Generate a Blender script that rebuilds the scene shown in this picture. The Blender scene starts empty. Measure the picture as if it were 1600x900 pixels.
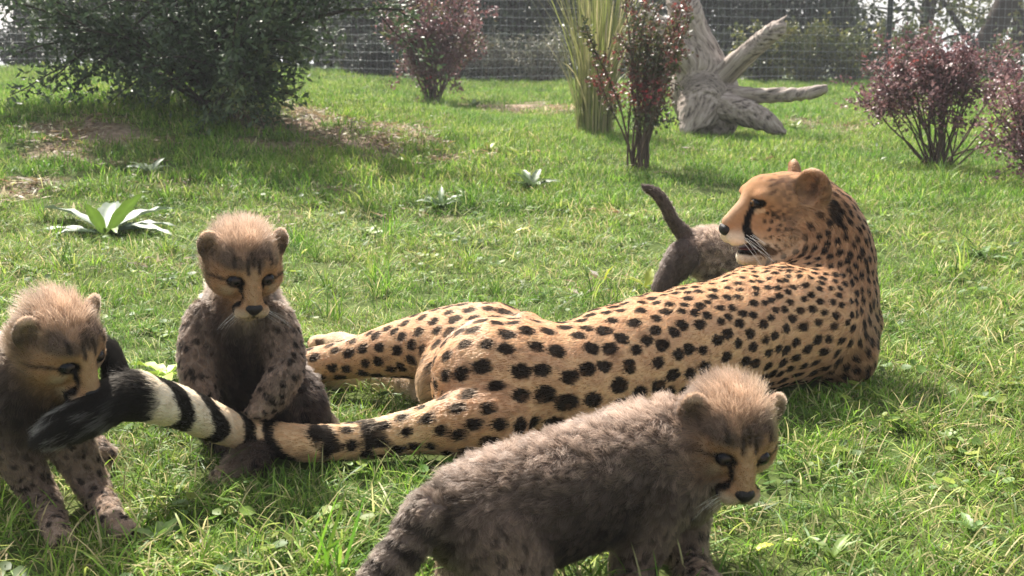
import bpy, math, random
import numpy as np
from mathutils import Vector, Matrix, kdtree

# ------------------------------------------------------------------ camera, sky, sun, exposure
SC = bpy.context.scene
COL = SC.collection
FPX = 1900.0                      # focal length in pixels of a 1600 px wide picture
CAM_H = 0.66
HORIZON = 95.0
PITCH = math.atan((450.0 - HORIZON) / FPX)

cam_data = bpy.data.cameras.new("camera")
cam_data.sensor_width = 36.0
cam_data.lens = FPX / 1600.0 * 36.0
cam_data.clip_start = 0.05
cam_data.clip_end = 3000.0
cam_data.dof.use_dof = True
cam_data.dof.focus_distance = 2.2
cam_data.dof.aperture_fstop = 11.0
cam = bpy.data.objects.new("camera", cam_data)
COL.objects.link(cam)
cam.location = (0, 0, CAM_H)
cam.rotation_euler = (math.pi / 2 - PITCH, 0, 0)
SC.camera = cam

SUN_EL, SUN_AZ = math.radians(49), math.radians(-24)   # azimuth from straight ahead (+y), negative = to the left
sun_dir = Vector((math.sin(SUN_AZ) * math.cos(SUN_EL), math.cos(SUN_AZ) * math.cos(SUN_EL), math.sin(SUN_EL)))
world = bpy.data.worlds.new("World")
SC.world = world
world.use_nodes = True
wn = world.node_tree
bg = wn.nodes["Background"]
sky = wn.nodes.new("ShaderNodeTexSky")
sky.sky_type = 'NISHITA'
sky.sun_disc = False
sky.sun_elevation = SUN_EL
sky.sun_rotation = SUN_AZ
sky.dust_density = 4.0
sky.air_density = 1.0
sky.ozone_density = 1.0
hz = wn.nodes.new("ShaderNodeMix"); hz.data_type = 'RGBA'      # a thin white overcast over the whole sky
hz.inputs['Factor'].default_value = 0.50
hz.inputs['B'].default_value = (6.2, 6.25, 6.3, 1)
wn.links.new(sky.outputs[0], hz.inputs['A'])
wn.links.new(hz.outputs['Result'], bg.inputs[0])
bg.inputs[1].default_value = 0.08
sun_data = bpy.data.lights.new("sun", 'SUN')
sun_data.energy = 5.0
sun_data.angle = math.radians(0.6)
sun_data.color = (1.0, 0.94, 0.85)
sun = bpy.data.objects.new("sun", sun_data)
COL.objects.link(sun)
sun.rotation_euler = sun_dir.to_track_quat('Z', 'Y').to_euler()
SC.view_settings.view_transform = 'Standard'
SC.view_settings.look = 'None'
SC.view_settings.gamma = 1.0
SC.view_settings.exposure = 1.55
SC.cycles.use_denoising = True
SC.cycles.max_bounces = 6
SC.cycles.diffuse_bounces = 3
SC.cycles.glossy_bounces = 2
SC.cycles.transmission_bounces = 3
SC.cycles.transparent_max_bounces = 4
SC.cycles.caustics_reflective = False
SC.cycles.caustics_refractive = False
SC.cycles_curves.shape = 'RIBBONS'
SC.cycles_curves.subdivisions = 2

# ------------------------------------------------------------------ pixel -> place helpers
ct, st = math.cos(PITCH), math.sin(PITCH)
def ray(px, py):
    x = (px - 800.0) / FPX
    y = -(py - 450.0) / FPX
    return np.array([x, ct + y * st, -st + y * ct])
def P(px, py, Y=None, z=None):
    """the point seen at a pixel, at forward distance Y or at height z"""
    r = ray(px, py)
    t = Y / r[1] if Y is not None else (z - CAM_H) / r[2]
    return np.array([0, 0, CAM_H]) + r * t
def mpp(p):
    """metres per pixel at a point"""
    return (p[1] * ct - (p[2] - CAM_H) * st) / FPX

# ------------------------------------------------------------------ small numpy tools
rng = np.random.default_rng(7)
random.seed(7)
def hash3(ix, iy, iz, seed=0):
    h = (ix.astype(np.int64) * 374761393 + iy.astype(np.int64) * 668265263 + iz.astype(np.int64) * 2147483647 + seed * 974634533) & 0xFFFFFFFF
    h = ((h ^ (h >> 13)) * 1274126177) & 0xFFFFFFFF
    h = (h ^ (h >> 16)) & 0xFFFFFF
    return h / float(0xFFFFFF)
def vnoise(p, seed=0):
    i = np.floor(p).astype(np.int64); f = p - i
    f = f * f * (3 - 2 * f)
    r = 0
    for dx in (0, 1):
        for dy in (0, 1):
            for dz in (0, 1):
                w = (f[:, 0] if dx else 1 - f[:, 0]) * (f[:, 1] if dy else 1 - f[:, 1]) * (f[:, 2] if dz else 1 - f[:, 2])
                r = r + w * hash3(i[:, 0] + dx, i[:, 1] + dy, i[:, 2] + dz, seed)
    return r
def sstep(a, b, x):
    t = np.clip((x - a) / (b - a), 0, 1)
    return t * t * (3 - 2 * t)
def unit(v):
    v = np.asarray(v, float)
    return v / np.maximum(np.linalg.norm(v, axis=-1, keepdims=True), 1e-9)
def lerp(a, b, t):
    return a + (b - a) * t
def mixc(c, col, t):
    return c + (np.asarray(col)[None, :] - c) * np.clip(t, 0, 1)[:, None]
def catmull(pts, n):
    pts = np.asarray(pts, float)
    p = np.vstack([2 * pts[0] - pts[1], pts, 2 * pts[-1] - pts[-2]])
    out = []
    m = len(pts) - 1
    for k in range(n):
        t = k / (n - 1) * m
        i = min(int(t), m - 1); f = t - i
        a, b, c, d = p[i], p[i + 1], p[i + 2], p[i + 3]
        out.append(0.5 * ((2 * b) + (c - a) * f + (2 * a - 5 * b + 4 * c - d) * f * f + (3 * b - a - 3 * c + d) * f ** 3))
    return np.array(out)

# ------------------------------------------------------------------ object helpers
def link(name, data, parent=None):
    o = bpy.data.objects.new(name, data)
    COL.objects.link(o)
    if parent is not None:          # geometry is written in world coordinates, the Empty stands at the thing's base
        o.parent = parent
        w = Vector((0, 0, 0)); q = parent
        while q is not None:
            w += q.location; q = q.parent
        o.location = -w
    return o
def tag(o, label=None, cat=None, group=None, kind=None):
    if label: o['label'] = label
    if cat: o['category'] = cat
    if group: o['group'] = group
    if kind: o['kind'] = kind
    return o
def thing(name, label, cat, loc=(0, 0, 0), group=None):
    o = link(name, None)
    o.location = loc
    return tag(o, label, cat, group)
def mesh_np(name, V, F, mat=None, smooth=True, cols=None, cname='tint'):
    """F: (n,3) or (n,4) int array, or a list of such arrays"""
    Fs = F if isinstance(F, list) else [F]
    Fs = [np.asarray(f, np.int32) for f in Fs if len(f)]
    me = bpy.data.meshes.new(name)
    V = np.asarray(V, np.float32)
    me.vertices.add(len(V)); me.vertices.foreach_set('co', V.ravel())
    nl = sum(f.size for f in Fs); nf = sum(len(f) for f in Fs)
    me.loops.add(nl); me.loops.foreach_set('vertex_index', np.concatenate([f.ravel() for f in Fs]))
    me.polygons.add(nf)
    tot = np.concatenate([np.full(len(f), f.shape[1], np.int32) for f in Fs])
    me.polygons.foreach_set('loop_start', np.concatenate([[0], np.cumsum(tot)[:-1]]).astype(np.int32))
    me.polygons.foreach_set('use_smooth', np.full(nf, smooth))
    me.update(calc_edges=True)
    if cols is not None:
        a = me.attributes.new(cname, 'FLOAT_COLOR', 'POINT')
        c = np.ones((len(V), 4), np.float32); c[:, :3] = cols
        a.data.foreach_set('color', c.ravel())
    if mat: me.materials.append(mat)
    return me
class MB:
    """collects pieces and builds ONE mesh"""
    def __init__(s): s.V = []; s.F3 = []; s.F4 = []; s.C = []; s.n = 0
    def add(s, V, F, col=(1, 1, 1)):
        V = np.asarray(V, float); F = np.asarray(F, np.int32)
        if len(V) == 0: return
        (s.F4 if F.shape[1] == 4 else s.F3).append(F + s.n)
        s.V.append(V); s.n += len(V)
        c = np.asarray(col, float)
        s.C.append(np.broadcast_to(c, (len(V), 3)) if c.ndim == 1 else c)
    def tube(s, pts, rad, n=6, col=(1, 1, 1), cap=True):
        V, F = tube_geo(pts, rad, n)
        s.add(V, F, col)
        if cap:
            m = len(pts)
            for ring, flip in ((0, True), (m - 1, False)):
                c = V[ring * n:(ring + 1) * n].mean(0)
                vv = np.vstack([V[ring * n:(ring + 1) * n], c])
                ff = [[(i + 1) % n, i, n] if flip else [i, (i + 1) % n, n] for i in range(n)]
                s.add(vv, ff, col)
    def mesh(s, name, mat, smooth=True):
        F = []
        if s.F4: F.append(np.vstack(s.F4))
        if s.F3: F.append(np.vstack(s.F3))
        return mesh_np(name, np.vstack(s.V), F, mat, smooth, np.vstack(s.C))
    def build(s, name, mat, parent=None, smooth=True):
        return link(name, s.mesh(name, mat, smooth), parent)
def tube_geo(pts, rad, n=6):
    pts = np.asarray(pts, float); m = len(pts)
    rad = np.broadcast_to(np.asarray(rad, float), (m,)) if np.ndim(rad) < 2 else rad
    T = unit(np.gradient(pts, axis=0))
    ref = np.array([0, 0, 1.0]) if abs(T[0, 2]) < 0.9 else np.array([1.0, 0, 0])
    A = np.zeros((m, 3)); a = unit(np.cross(T[0], ref))
    for i in range(m):
        a = unit(a - T[i] * np.dot(a, T[i])); A[i] = a
    B = np.cross(T, A)
    ang = np.arange(n) / n * 2 * np.pi
    ring = A[:, None, :] * np.cos(ang)[None, :, None] + B[:, None, :] * np.sin(ang)[None, :, None]
    V = pts[:, None, :] + ring * np.asarray(rad)[:, None, None]
    F = []
    for i in range(m - 1):
        for j in range(n):
            F.append([i * n + j, i * n + (j + 1) % n, (i + 1) * n + (j + 1) % n, (i + 1) * n + j])
    return V.reshape(-1, 3), np.array(F, np.int32)

# ------------------------------------------------------------------ materials
def nt_mat(name):
    m = bpy.data.materials.new(name); m.use_nodes = True
    return m, m.node_tree, m.node_tree.nodes["Principled BSDF"]
def simple(name, col, rough=0.7, spec=0.3, bump=0.0, scale=40, var=0.0, coat=0.0):
    m, t, b = nt_mat(name)
    b.inputs['Base Color'].default_value = (*col, 1)
    b.inputs['Roughness'].default_value = rough
    b.inputs['Specular IOR Level'].default_value = spec
    if coat: b.inputs['Coat Weight'].default_value = coat
    if bump or var:
        n = t.nodes.new('ShaderNodeTexNoise'); n.inputs['Scale'].default_value = scale; n.inputs['Detail'].default_value = 5
        tc = t.nodes.new('ShaderNodeTexCoord'); t.links.new(tc.outputs['Object'], n.inputs['Vector'])
        if bump:
            bp = t.nodes.new('ShaderNodeBump'); bp.inputs['Strength'].default_value = bump; bp.inputs['Distance'].default_value = 0.01
            t.links.new(n.outputs['Fac'], bp.inputs['Height']); t.links.new(bp.outputs['Normal'], b.inputs['Normal'])
        if var:
            r = t.nodes.new('ShaderNodeMix'); r.data_type = 'RGBA'
            r.inputs['A'].default_value = (*[c * (1 - var) for c in col], 1); r.inputs['B'].default_value = (*[c * (1 + var) for c in col], 1)
            t.links.new(n.outputs['Fac'], r.inputs['Factor']); t.links.new(r.outputs['Result'], b.inputs['Base Color'])
    return m
def attr_mat(name, attr='tint', rough=0.8, spec=0.2, transl=0.0, noise=0.0, nscale=30):
    """base colour from a colour attribute of the mesh, optionally let light through"""
    m, t, b = nt_mat(name)
    a = t.nodes.new('ShaderNodeAttribute'); a.attribute_name = attr
    src = a.outputs['Color']
    if noise:
        n = t.nodes.new('ShaderNodeTexNoise'); n.inputs['Scale'].default_value = nscale; n.inputs['Detail'].default_value = 4
        tc = t.nodes.new('ShaderNodeTexCoord'); t.links.new(tc.outputs['Object'], n.inputs['Vector'])
        mr = t.nodes.new('ShaderNodeMapRange'); mr.inputs['From Min'].default_value = .25; mr.inputs['From Max'].default_value = .75
        mr.inputs['To Min'].default_value = 1 - noise; mr.inputs['To Max'].default_value = 1 + noise
        t.links.new(n.outputs['Fac'], mr.inputs['Value'])
        vm = t.nodes.new('ShaderNodeVectorMath'); vm.operation = 'SCALE'
        t.links.new(src, vm.inputs[0]); t.links.new(mr.outputs[0], vm.inputs['Scale'])
        src = vm.outputs[0]
    t.links.new(src, b.inputs['Base Color'])
    b.inputs['Roughness'].default_value = rough
    b.inputs['Specular IOR Level'].default_value = spec
    if transl:
        out = t.nodes['Material Output']
        tr = t.nodes.new('ShaderNodeBsdfTranslucent'); t.links.new(src, tr.inputs['Color'])
        mx = t.nodes.new('ShaderNodeMixShader'); mx.inputs[0].default_value = transl
        t.links.new(b.outputs[0], mx.inputs[1]); t.links.new(tr.outputs[0], mx.inputs[2])
        t.links.new(mx.outputs[0], out.inputs[0])
    return m
# ------------------------------------------------------------------ the ground
def H(x, y):
    x = np.asarray(x, float); y = np.asarray(y, float)
    t = np.clip(y - 3.3, 0, 11.0)
    z = 0.037 * (t - .9 * (1 - np.exp(-t / .9)))
    z = z + .30 * np.exp(-(((x + 1.7) / 1.7) ** 2 + ((y - 7.4) / 1.7) ** 2)) + .16 * sstep(-.6, -3.2, x) * sstep(3.0, 7.0, y)
    z = z - .9 * sstep(16, 60, y)
    q = np.stack([x.ravel() * 1.1, y.ravel() * 1.1, np.zeros(x.size)], 1)
    n = (vnoise(q, 71) - .5) * .05 + (vnoise(q * 4.1, 72) - .5) * .018
    return z + n.reshape(x.shape) * sstep(2.6, 5, y)
def G(px, py):
    """the spot on the ground seen at a pixel"""
    r = ray(px, py); t = np.linspace(.8, 60, 6000)
    q = np.array([0, 0, CAM_H]) + t[:, None] * r
    b = q[:, 2] < H(q[:, 0], q[:, 1])
    i = int(np.argmax(b)) if b.any() else len(t) - 1
    p = q[i].copy(); p[2] = float(H(p[0:1], p[1:2])[0])
    return p
DIRT = []
for px, py, rx, ry in ((545, 208, .62, .55), (600, 232, .3, .3), (835, 172, .75, .7), (1265, 196, .5, .45), (140, 208, .30, .25), (30, 292, .22, .16), (520, 300, .10, .08), (700, 345, .12, .08), (120, 250, .25, .12), (330, 292, .15, .08), (1300, 210, .3, .2)):
    c = G(px, py); DIRT.append((c[0], c[1], rx, ry))
def dirt(x, y):
    d = np.zeros(len(x))
    w = vnoise(np.stack([x * 6, y * 6, x * 0], 1), 73) - .5
    for cx, cy, rx, ry in DIRT:
        d = np.maximum(d, sstep(1.25, .45, np.sqrt(((x - cx) / rx) ** 2 + ((y - cy) / ry) ** 2) + w * 1.5))
    return d
xs = np.concatenate([[-400, -150, -60, -30, -18], np.arange(-11, 11.01, .09), [18, 30, 60, 150, 400]])
ys = np.concatenate([[-60, -20, -5, -1], np.arange(.3, 3.2, .03), np.arange(3.2, 17, .09), [18, 20, 24, 30, 40, 60, 100, 200, 400, 900]])
gx, gy = np.meshgrid(xs, ys, indexing='ij')
gz = H(gx, gy)
gv = np.stack([gx.ravel(), gy.ravel(), gz.ravel()], 1)
ii = np.arange(len(xs) * len(ys)).reshape(len(xs), len(ys))
gf = np.stack([ii[:-1, :-1].ravel(), ii[1:, :-1].ravel(), ii[1:, 1:].ravel(), ii[:-1, 1:].ravel()], 1)
dm = dirt(gv[:, 0], gv[:, 1])
gn = vnoise(gv * np.array([3, 3, 0]), 74)
gc = mixc(np.tile(np.array([.045, .072, .018]), (len(gv), 1)), (.080, .095, .032), gn)
gc = mixc(gc, (.25, .175, .135), dm * (.55 + .6 * gn))
M_GROUND = attr_mat("turf soil", rough=1.0, spec=0.05, noise=.55, nscale=45)
tag(link('ground', mesh_np('ground', gv, gf, M_GROUND, True, gc)), 'sloping lawn with bare earth patches', None, None, 'structure')
# ------------------------------------------------------------------ bodies: smooth unions of tapered limbs, meshed as one skin
class Body:
    def __init__(s): s.pr = []; s.sub = []
    def cone(s, a, b, ra, rb, zone='body', k=0.02, L=0.012, flow=None, sq=None):
        a = np.asarray(a, float); b = np.asarray(b, float)
        s.pr.append(dict(a=a, b=b, ra=ra, rb=rb, zone=zone, k=k, L=L, flow=unit(b - a) if flow is None else unit(np.asarray(flow, float)), sq=sq, M=None))
    def chain(s, pts, rad, zone='body', k=0.015, L=0.012, n=None, sq=None, flip=False):
        n = n or (len(pts) - 1) * 3 + 1
        c = catmull(np.hstack([np.asarray(pts, float), np.asarray(rad, float)[:, None]]), n)
        for i in range(n - 1):
            d = c[i + 1, :3] - c[i, :3]
            s.cone(c[i, :3], c[i + 1, :3], c[i, 3], c[i + 1, 3], zone, k, L, -d if flip else d, sq)
        return c
    def ell(s, c, axes, rad, zone='body', k=0.02, L=0.012, flow=(0, 0, -1), sub=False):
        M = np.asarray(axes, float)          # rows: unit axes
        p = dict(c=np.asarray(c, float), M=M, rad=np.asarray(rad, float), zone=zone, k=k, L=L, flow=unit(np.asarray(flow, float)))
        (s.sub if sub else s.pr).append(p)
    @staticmethod
    def dist(p, X):
        if p['M'] is not None:
            q = (X - p['c']) @ p['M'].T.astype(X.dtype)
            r = p['rad'].astype(X.dtype)
            k0 = np.sqrt(((q / r) ** 2).sum(-1)); k1 = np.sqrt(((q / (r * r)) ** 2).sum(-1))
            return k0 * (k0 - 1) / np.maximum(k1, 1e-6)
        a, b = p['a'].astype(X.dtype), p['b'].astype(X.dtype)
        pa = X - a; ba = b - a
        sc = 1.0
        if p['sq'] is not None:
            n, f = p['sq']; n = np.asarray(n, X.dtype)
            pa = pa + ((1 / f - 1) * (pa @ n))[..., None] * n
            ba = ba + (1 / f - 1) * np.dot(ba, n) * n
            sc = min(1.0, f)
        t = np.clip((pa @ ba) / max(float(np.dot(ba, ba)), 1e-12), 0, 1)
        d = np.sqrt(((pa - t[..., None] * ba) ** 2).sum(-1)) - (p['ra'] + (p['rb'] - p['ra']) * t)
        return d * sc
    def bounds(s, p):
        if p['M'] is not None:
            e = np.abs(p['M'].T * p['rad'][None, :]).sum(1)
            return p['c'] - e, p['c'] + e
        r = max(p['ra'], p['rb']) * (1 if p['sq'] is None else max(1, p['sq'][1]))
        return np.minimum(p['a'], p['b']) - r, np.maximum(p['a'], p['b']) + r
    def mesh(s, h):
        bs = [s.bounds(p) for p in s.pr]
        lo = np.min([b[0] for b in bs], 0) - 4 * h; hi = np.max([b[1] for b in bs], 0) + 4 * h
        n = np.ceil((hi - lo) / h).astype(int) + 1
        D = np.full(n, 0.05, np.float32)
        ax = [lo[i] + np.arange(n[i]) * h for i in range(3)]
        for q in s.pr + s.sub:
            b0, b1 = s.bounds(q); k = q['k']; m = k + 0.012
            i0 = np.clip(np.floor((b0 - m - lo) / h).astype(int), 0, n); i1 = np.clip(np.ceil((b1 + m - lo) / h).astype(int) + 1, 0, n)
            X = np.stack(np.meshgrid(*[ax[i][i0[i]:i1[i]].astype(np.float32) for i in range(3)], indexing='ij'), -1)
            d = s.dist(q, X)
            sl = tuple(slice(i0[i], i1[i]) for i in range(3))
            o = D[sl]
            sub = any(q is u for u in s.sub)
            if sub:
                d = -d; hh = np.maximum(k - np.abs(o - d), 0) / k
                D[sl] = np.maximum(o, d) + hh * hh * k * 0.25
            else:
                hh = np.maximum(k - np.abs(o - d), 0) / k
                D[sl] = np.minimum(o, d) - hh * hh * k * 0.25
        return surface_nets(D, lo, h)
    def attrs(s, X, sharp=0.012):
        """flow, fur length and zone weights at points, blended from the limbs nearby"""
        X = np.asarray(X, np.float32)
        ds = np.stack([s.dist(p, X) for p in s.pr], 1)
        w = np.exp(-(ds - ds.min(1, keepdims=True)) / sharp); w /= w.sum(1, keepdims=True)
        flow = w @ np.array([p['flow'] for p in s.pr]); L = w @ np.array([p['L'] for p in s.pr])
        Z = {}
        for i, p in enumerate(s.pr):
            Z[p['zone']] = Z.get(p['zone'], 0) + w[:, i]
        return flow, L, Z
    def inside(s, X):
        X = np.asarray(X, np.float32)
        r = np.full(len(X), 9.0)
        for p in s.pr: r = np.minimum(r, s.dist(p, X))
        return r
def surface_nets(D, lo, h):
    ins = D < 0
    s = [slice(None, -1), slice(1, None)]
    cnt = sum(ins[s[a], s[b], s[c]].astype(np.int8) for a in (0, 1) for b in (0, 1) for c in (0, 1))
    act = np.argwhere((cnt > 0) & (cnt < 8))
    idx = np.full(cnt.shape, -1, np.int32); idx[tuple(act.T)] = np.arange(len(act))
    corners = [(a, b, c) for a in (0, 1) for b in (0, 1) for c in (0, 1)]
    val = np.stack([D[act[:, 0] + a, act[:, 1] + b, act[:, 2] + c] for a, b, c in corners], 1)
    pos = np.zeros((len(act), 3)); num = np.zeros(len(act))
    for i in range(8):
        for j in range(i + 1, 8):
            if sum(abs(corners[i][q] - corners[j][q]) for q in range(3)) != 1: continue
            va, vb = val[:, i], val[:, j]
            x = (va < 0) != (vb < 0)
            t = np.where(x, va / np.where(x, va - vb, 1), 0)
            pt = np.array(corners[i])[None] + t[:, None] * (np.array(corners[j]) - np.array(corners[i]))[None]
            pos[x] += pt[x]; num[x] += 1
    V = lo + (act + pos / num[:, None]) * h
    F = []
    for ax in range(3):
        o1, o2 = [(1, 2), (2, 0), (0, 1)][ax]
        sl0 = [slice(None)] * 3; sl1 = [slice(None)] * 3
        sl0[ax] = slice(None, -1); sl1[ax] = slice(1, None)
        A, B = ins[tuple(sl0)], ins[tuple(sl1)]
        e = np.argwhere(A != B)
        e = e[(e[:, o1] > 0) & (e[:, o2] > 0) & (e[:, o1] < D.shape[o1] - 1) & (e[:, o2] < D.shape[o2] - 1)]
        flip = A[tuple(e.T)]
        u = np.zeros(3, int); u[o1] = 1; v = np.zeros(3, int); v[o2] = 1
        g = lambda q: idx[tuple(q.T)]
        q = np.stack([g(e - u - v), g(e - v), g(e), g(e - u)], 1)
        q[~flip] = q[~flip][:, ::-1]
        F.append(q)
    F = np.vstack(F)
    # two light smoothing passes, volume kept
    for lam in (0.5, -0.52, 0.4):
        acc = np.zeros_like(V); c = np.zeros(len(V))
        for i in range(4):
            a, b = F[:, i], F[:, (i + 1) % 4]
            for k in range(3):
                acc[:, k] += np.bincount(a, V[b, k], len(V)) + np.bincount(b, V[a, k], len(V))
            c += np.bincount(a, minlength=len(V)) + np.bincount(b, minlength=len(V))
        V = V + lam * (acc / np.maximum(c, 1)[:, None] - V)
    return V, F
def vnormals(V, F):
    n = np.cross(V[F[:, 2]] - V[F[:, 0]], V[F[:, 3]] - V[F[:, 1]])
    N = np.zeros_like(V)
    for i in range(4):
        for k in range(3):
            N[:, k] += np.bincount(F[:, i], n[:, k], len(V))
    return unit(N)
def scatter(V, F, N, count, dens=None):
    """points spread over a quad mesh: positions and normals; dens = weight per vertex"""
    ar = 0.5 * np.linalg.norm(np.cross(V[F[:, 2]] - V[F[:, 0]], V[F[:, 3]] - V[F[:, 1]]), axis=1)
    if dens is not None: ar = ar * dens[F].mean(1)
    c = np.cumsum(ar); f = np.searchsorted(c, rng.random(count) * c[-1])
    f = np.minimum(f, len(F) - 1)
    u, v = rng.random(count)[:, None], rng.random(count)[:, None]
    w = [(1 - u) * (1 - v), u * (1 - v), u * v, (1 - u) * v]
    X = sum(w[i] * V[F[f, i]] for i in range(4))
    n = unit(sum(w[i] * N[F[f, i]] for i in range(4)))
    return X, n
def kd_nearest(C, X):
    t = kdtree.KDTree(len(C))
    for i, c in enumerate(C): t.insert(c, i)
    t.balance()
    r = np.empty(len(X), np.int64); d = np.empty(len(X))
    fnd = t.find
    for i, x in enumerate(X):
        _, r[i], d[i] = fnd(x)
    return r, d
def hair_object(name, pts, rad, col, mat, parent):
    """pts (n,K,3), rad (n,K), col (n,K,3) -> one curves object"""
    n, K = pts.shape[:2]
    cu = bpy.data.hair_curves.new(name)
    cu.add_curves([K] * n)
    cu.position_data.foreach_set('vector', pts.astype(np.float32).ravel())
    a = cu.attributes.get('radius') or cu.attributes.new('radius', 'FLOAT', 'POINT')
    a.data.foreach_set('value', rad.astype(np.float32).ravel())
    c4 = np.ones((n, K, 4), np.float32); c4[..., :3] = col
    a = cu.attributes.new('tint', 'FLOAT_COLOR', 'POINT')
    a.data.foreach_set('color', c4.ravel())
    cu.materials.append(mat)
    return link(name, cu, parent)
def fur(name, parent, X, N, flow, L, c0, c1, mat, K=4, lift=0.35, clump=0.0, clump_size=0.012, rad=0.00035, jit=0.25, grav=0.0, swirl=0.0, tuft_var=0.0, tuft_n=34):
    n = len(X)
    if swirl:
        sw = np.stack([vnoise(X * 32, 201 + k) - .5 for k in range(3)], 1)
        flow = unit(flow) + sw * swirl * 2
    L = L * (0.75 + 0.5 * rng.random(n))
    lift = np.broadcast_to(np.asarray(lift, float), (n,))[:, None]
    fl = flow - N * (flow * N).sum(1, keepdims=True)
    fl = unit(fl + 1e-6)
    j = rng.normal(size=(n, 3)) * jit
    d0 = unit(N * (lift + 0.25) + fl * (1 - lift) + j * 0.6)
    d1 = unit(N * lift * 0.75 + fl * (1.1 - lift) + j + np.array([0, 0, -1.0]) * grav)
    t = np.linspace(0, 1, K)[None, :, None]
    pts = X[:, None, :] - N[:, None, :] * 0.001 + L[:, None, None] * (d0[:, None, :] * (t - 0.5 * t * t) + d1[:, None, :] * 0.5 * t * t)
    clump = np.broadcast_to(np.asarray(clump, float), (n,))[:, None, None]
    if clump.max() > 0:
        nc = max(8, int(n / tuft_n))
        ci = rng.choice(n, nc, replace=False)
        own, _ = kd_nearest(X[ci], X)
        tgt = pts[ci][own]
        cw = clump * (0.5 + 0.8 * rng.random(n))[:, None, None] * t ** 1.3
        pts = pts + (tgt - pts) * np.clip(cw, 0, .95)
        cb = np.clip(rng.normal(1, tuft_var, nc), .35, 1.7)[own] if tuft_var else None
    r = rad * (0.8 + 0.4 * rng.random(n))[:, None] * np.linspace(1, 0.25, K)[None, :]
    br = (0.8 + 0.4 * rng.random(n))[:, None, None]
    if clump.max() > 0 and tuft_var: br = br * (1 + (cb[:, None, None] - 1) * np.clip(clump / .6, 0, 1))
    col = (c0[:, None, :] * (1 - t) + c1[:, None, :] * t) * br
    return hair_object(name, pts, r, np.clip(col, 0.002, 0.95), mat, parent)
def frame(yaw, pitch, roll):
    """head axes (right, forward, up); yaw 0 looks at the camera, + to picture right; pitch + looks down; roll + tilts its top to picture right"""
    y, p = math.radians(yaw), math.radians(pitch)
    f = np.array([math.sin(y) * math.cos(p), -math.cos(y) * math.cos(p), -math.sin(p)])
    r = unit(np.cross(f, [0, 0, 1.0])); u = np.cross(r, f)
    a = math.radians(roll)
    r2 = r * math.cos(a) + u * math.sin(a); u2 = -r * math.sin(a) + u * math.cos(a)
    return np.array([r2, f, u2])
def seg_dist(X, A, B):
    A = np.asarray(A, float); B = np.asarray(B, float)
    ba = B - A; t = np.clip((X - A) @ ba / np.dot(ba, ba), 0, 1)
    return np.linalg.norm(X - A - t[:, None] * ba, axis=1)
def poly_dist(X, pts):
    return np.min([seg_dist(X, pts[i], pts[i + 1]) for i in range(len(pts) - 1)], 0)
def ball(name, c, axes, rad, mat, parent, seg=24, rings=16, shape=None, paint=None):
    th = np.linspace(0, np.pi, rings + 1); ph = np.arange(seg) / seg * 2 * np.pi
    q = np.stack([np.sin(th)[:, None] * np.cos(ph)[None], np.sin(th)[:, None] * np.sin(ph)[None], np.cos(th)[:, None] * np.ones(seg)[None]], -1).reshape(-1, 3)
    if shape is not None: q = shape(q)
    V = np.asarray(c) + (q * np.asarray(rad)) @ np.asarray(axes)
    F = np.array([[i * seg + j, (i + 1) * seg + j, (i + 1) * seg + (j + 1) % seg, i * seg + (j + 1) % seg] for i in range(rings) for j in range(seg)])
    return link(name, mesh_np(name, V, F, mat, True, None if paint is None else paint(q)), parent)
# ------------------------------------------------------------------ materials for the animals
def fur_mat(name):
    m, t, b = nt_mat(name)
    a = t.nodes.new('ShaderNodeAttribute'); a.attribute_name = 'tint'
    h = t.nodes.new('ShaderNodeBsdfHairPrincipled'); h.parametrization = 'COLOR'
    t.links.new(a.outputs['Color'], h.inputs['Color'])
    h.inputs['Roughness'].default_value = 0.42; h.inputs['Radial Roughness'].default_value = 0.5
    h.inputs['Random Roughness'].default_value = 0.2; h.inputs['IOR'].default_value = 1.18
    d = t.nodes.new('ShaderNodeBsdfDiffuse'); t.links.new(a.outputs['Color'], d.inputs['Color'])
    mx = t.nodes.new('ShaderNodeMixShader'); mx.inputs[0].default_value = 0.6
    tl = t.nodes.new('ShaderNodeBsdfTranslucent'); t.links.new(a.outputs['Color'], tl.inputs['Color'])
    m2 = t.nodes.new('ShaderNodeMixShader'); m2.inputs[0].default_value = 0.5
    t.links.new(d.outputs[0], m2.inputs[1]); t.links.new(tl.outputs[0], m2.inputs[2])
    t.links.new(h.outputs[0], mx.inputs[1]); t.links.new(m2.outputs[0], mx.inputs[2])
    t.links.new(mx.outputs[0], t.nodes['Material Output'].inputs[0])
    return m
M_FUR = fur_mat("fur")
M_SKIN = attr_mat("hide", rough=0.9, spec=0.1)
M_EYE_DARK = simple("cub eye", (0.005, 0.005, 0.008), rough=0.08, spec=0.2)
M_EYE_AMBER = simple("amber eye", (0.006, 0.004, 0.003), rough=0.12, spec=0.14)
M_NOSE = simple("nose leather", (0.008, 0.006, 0.006), rough=0.45, spec=0.25, bump=0.3, scale=900)
M_WHISK = simple("whisker", (0.75, 0.72, 0.66), rough=0.4)
M_CLAW = simple("toe pad", (0.03, 0.022, 0.02), rough=0.6)

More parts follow.
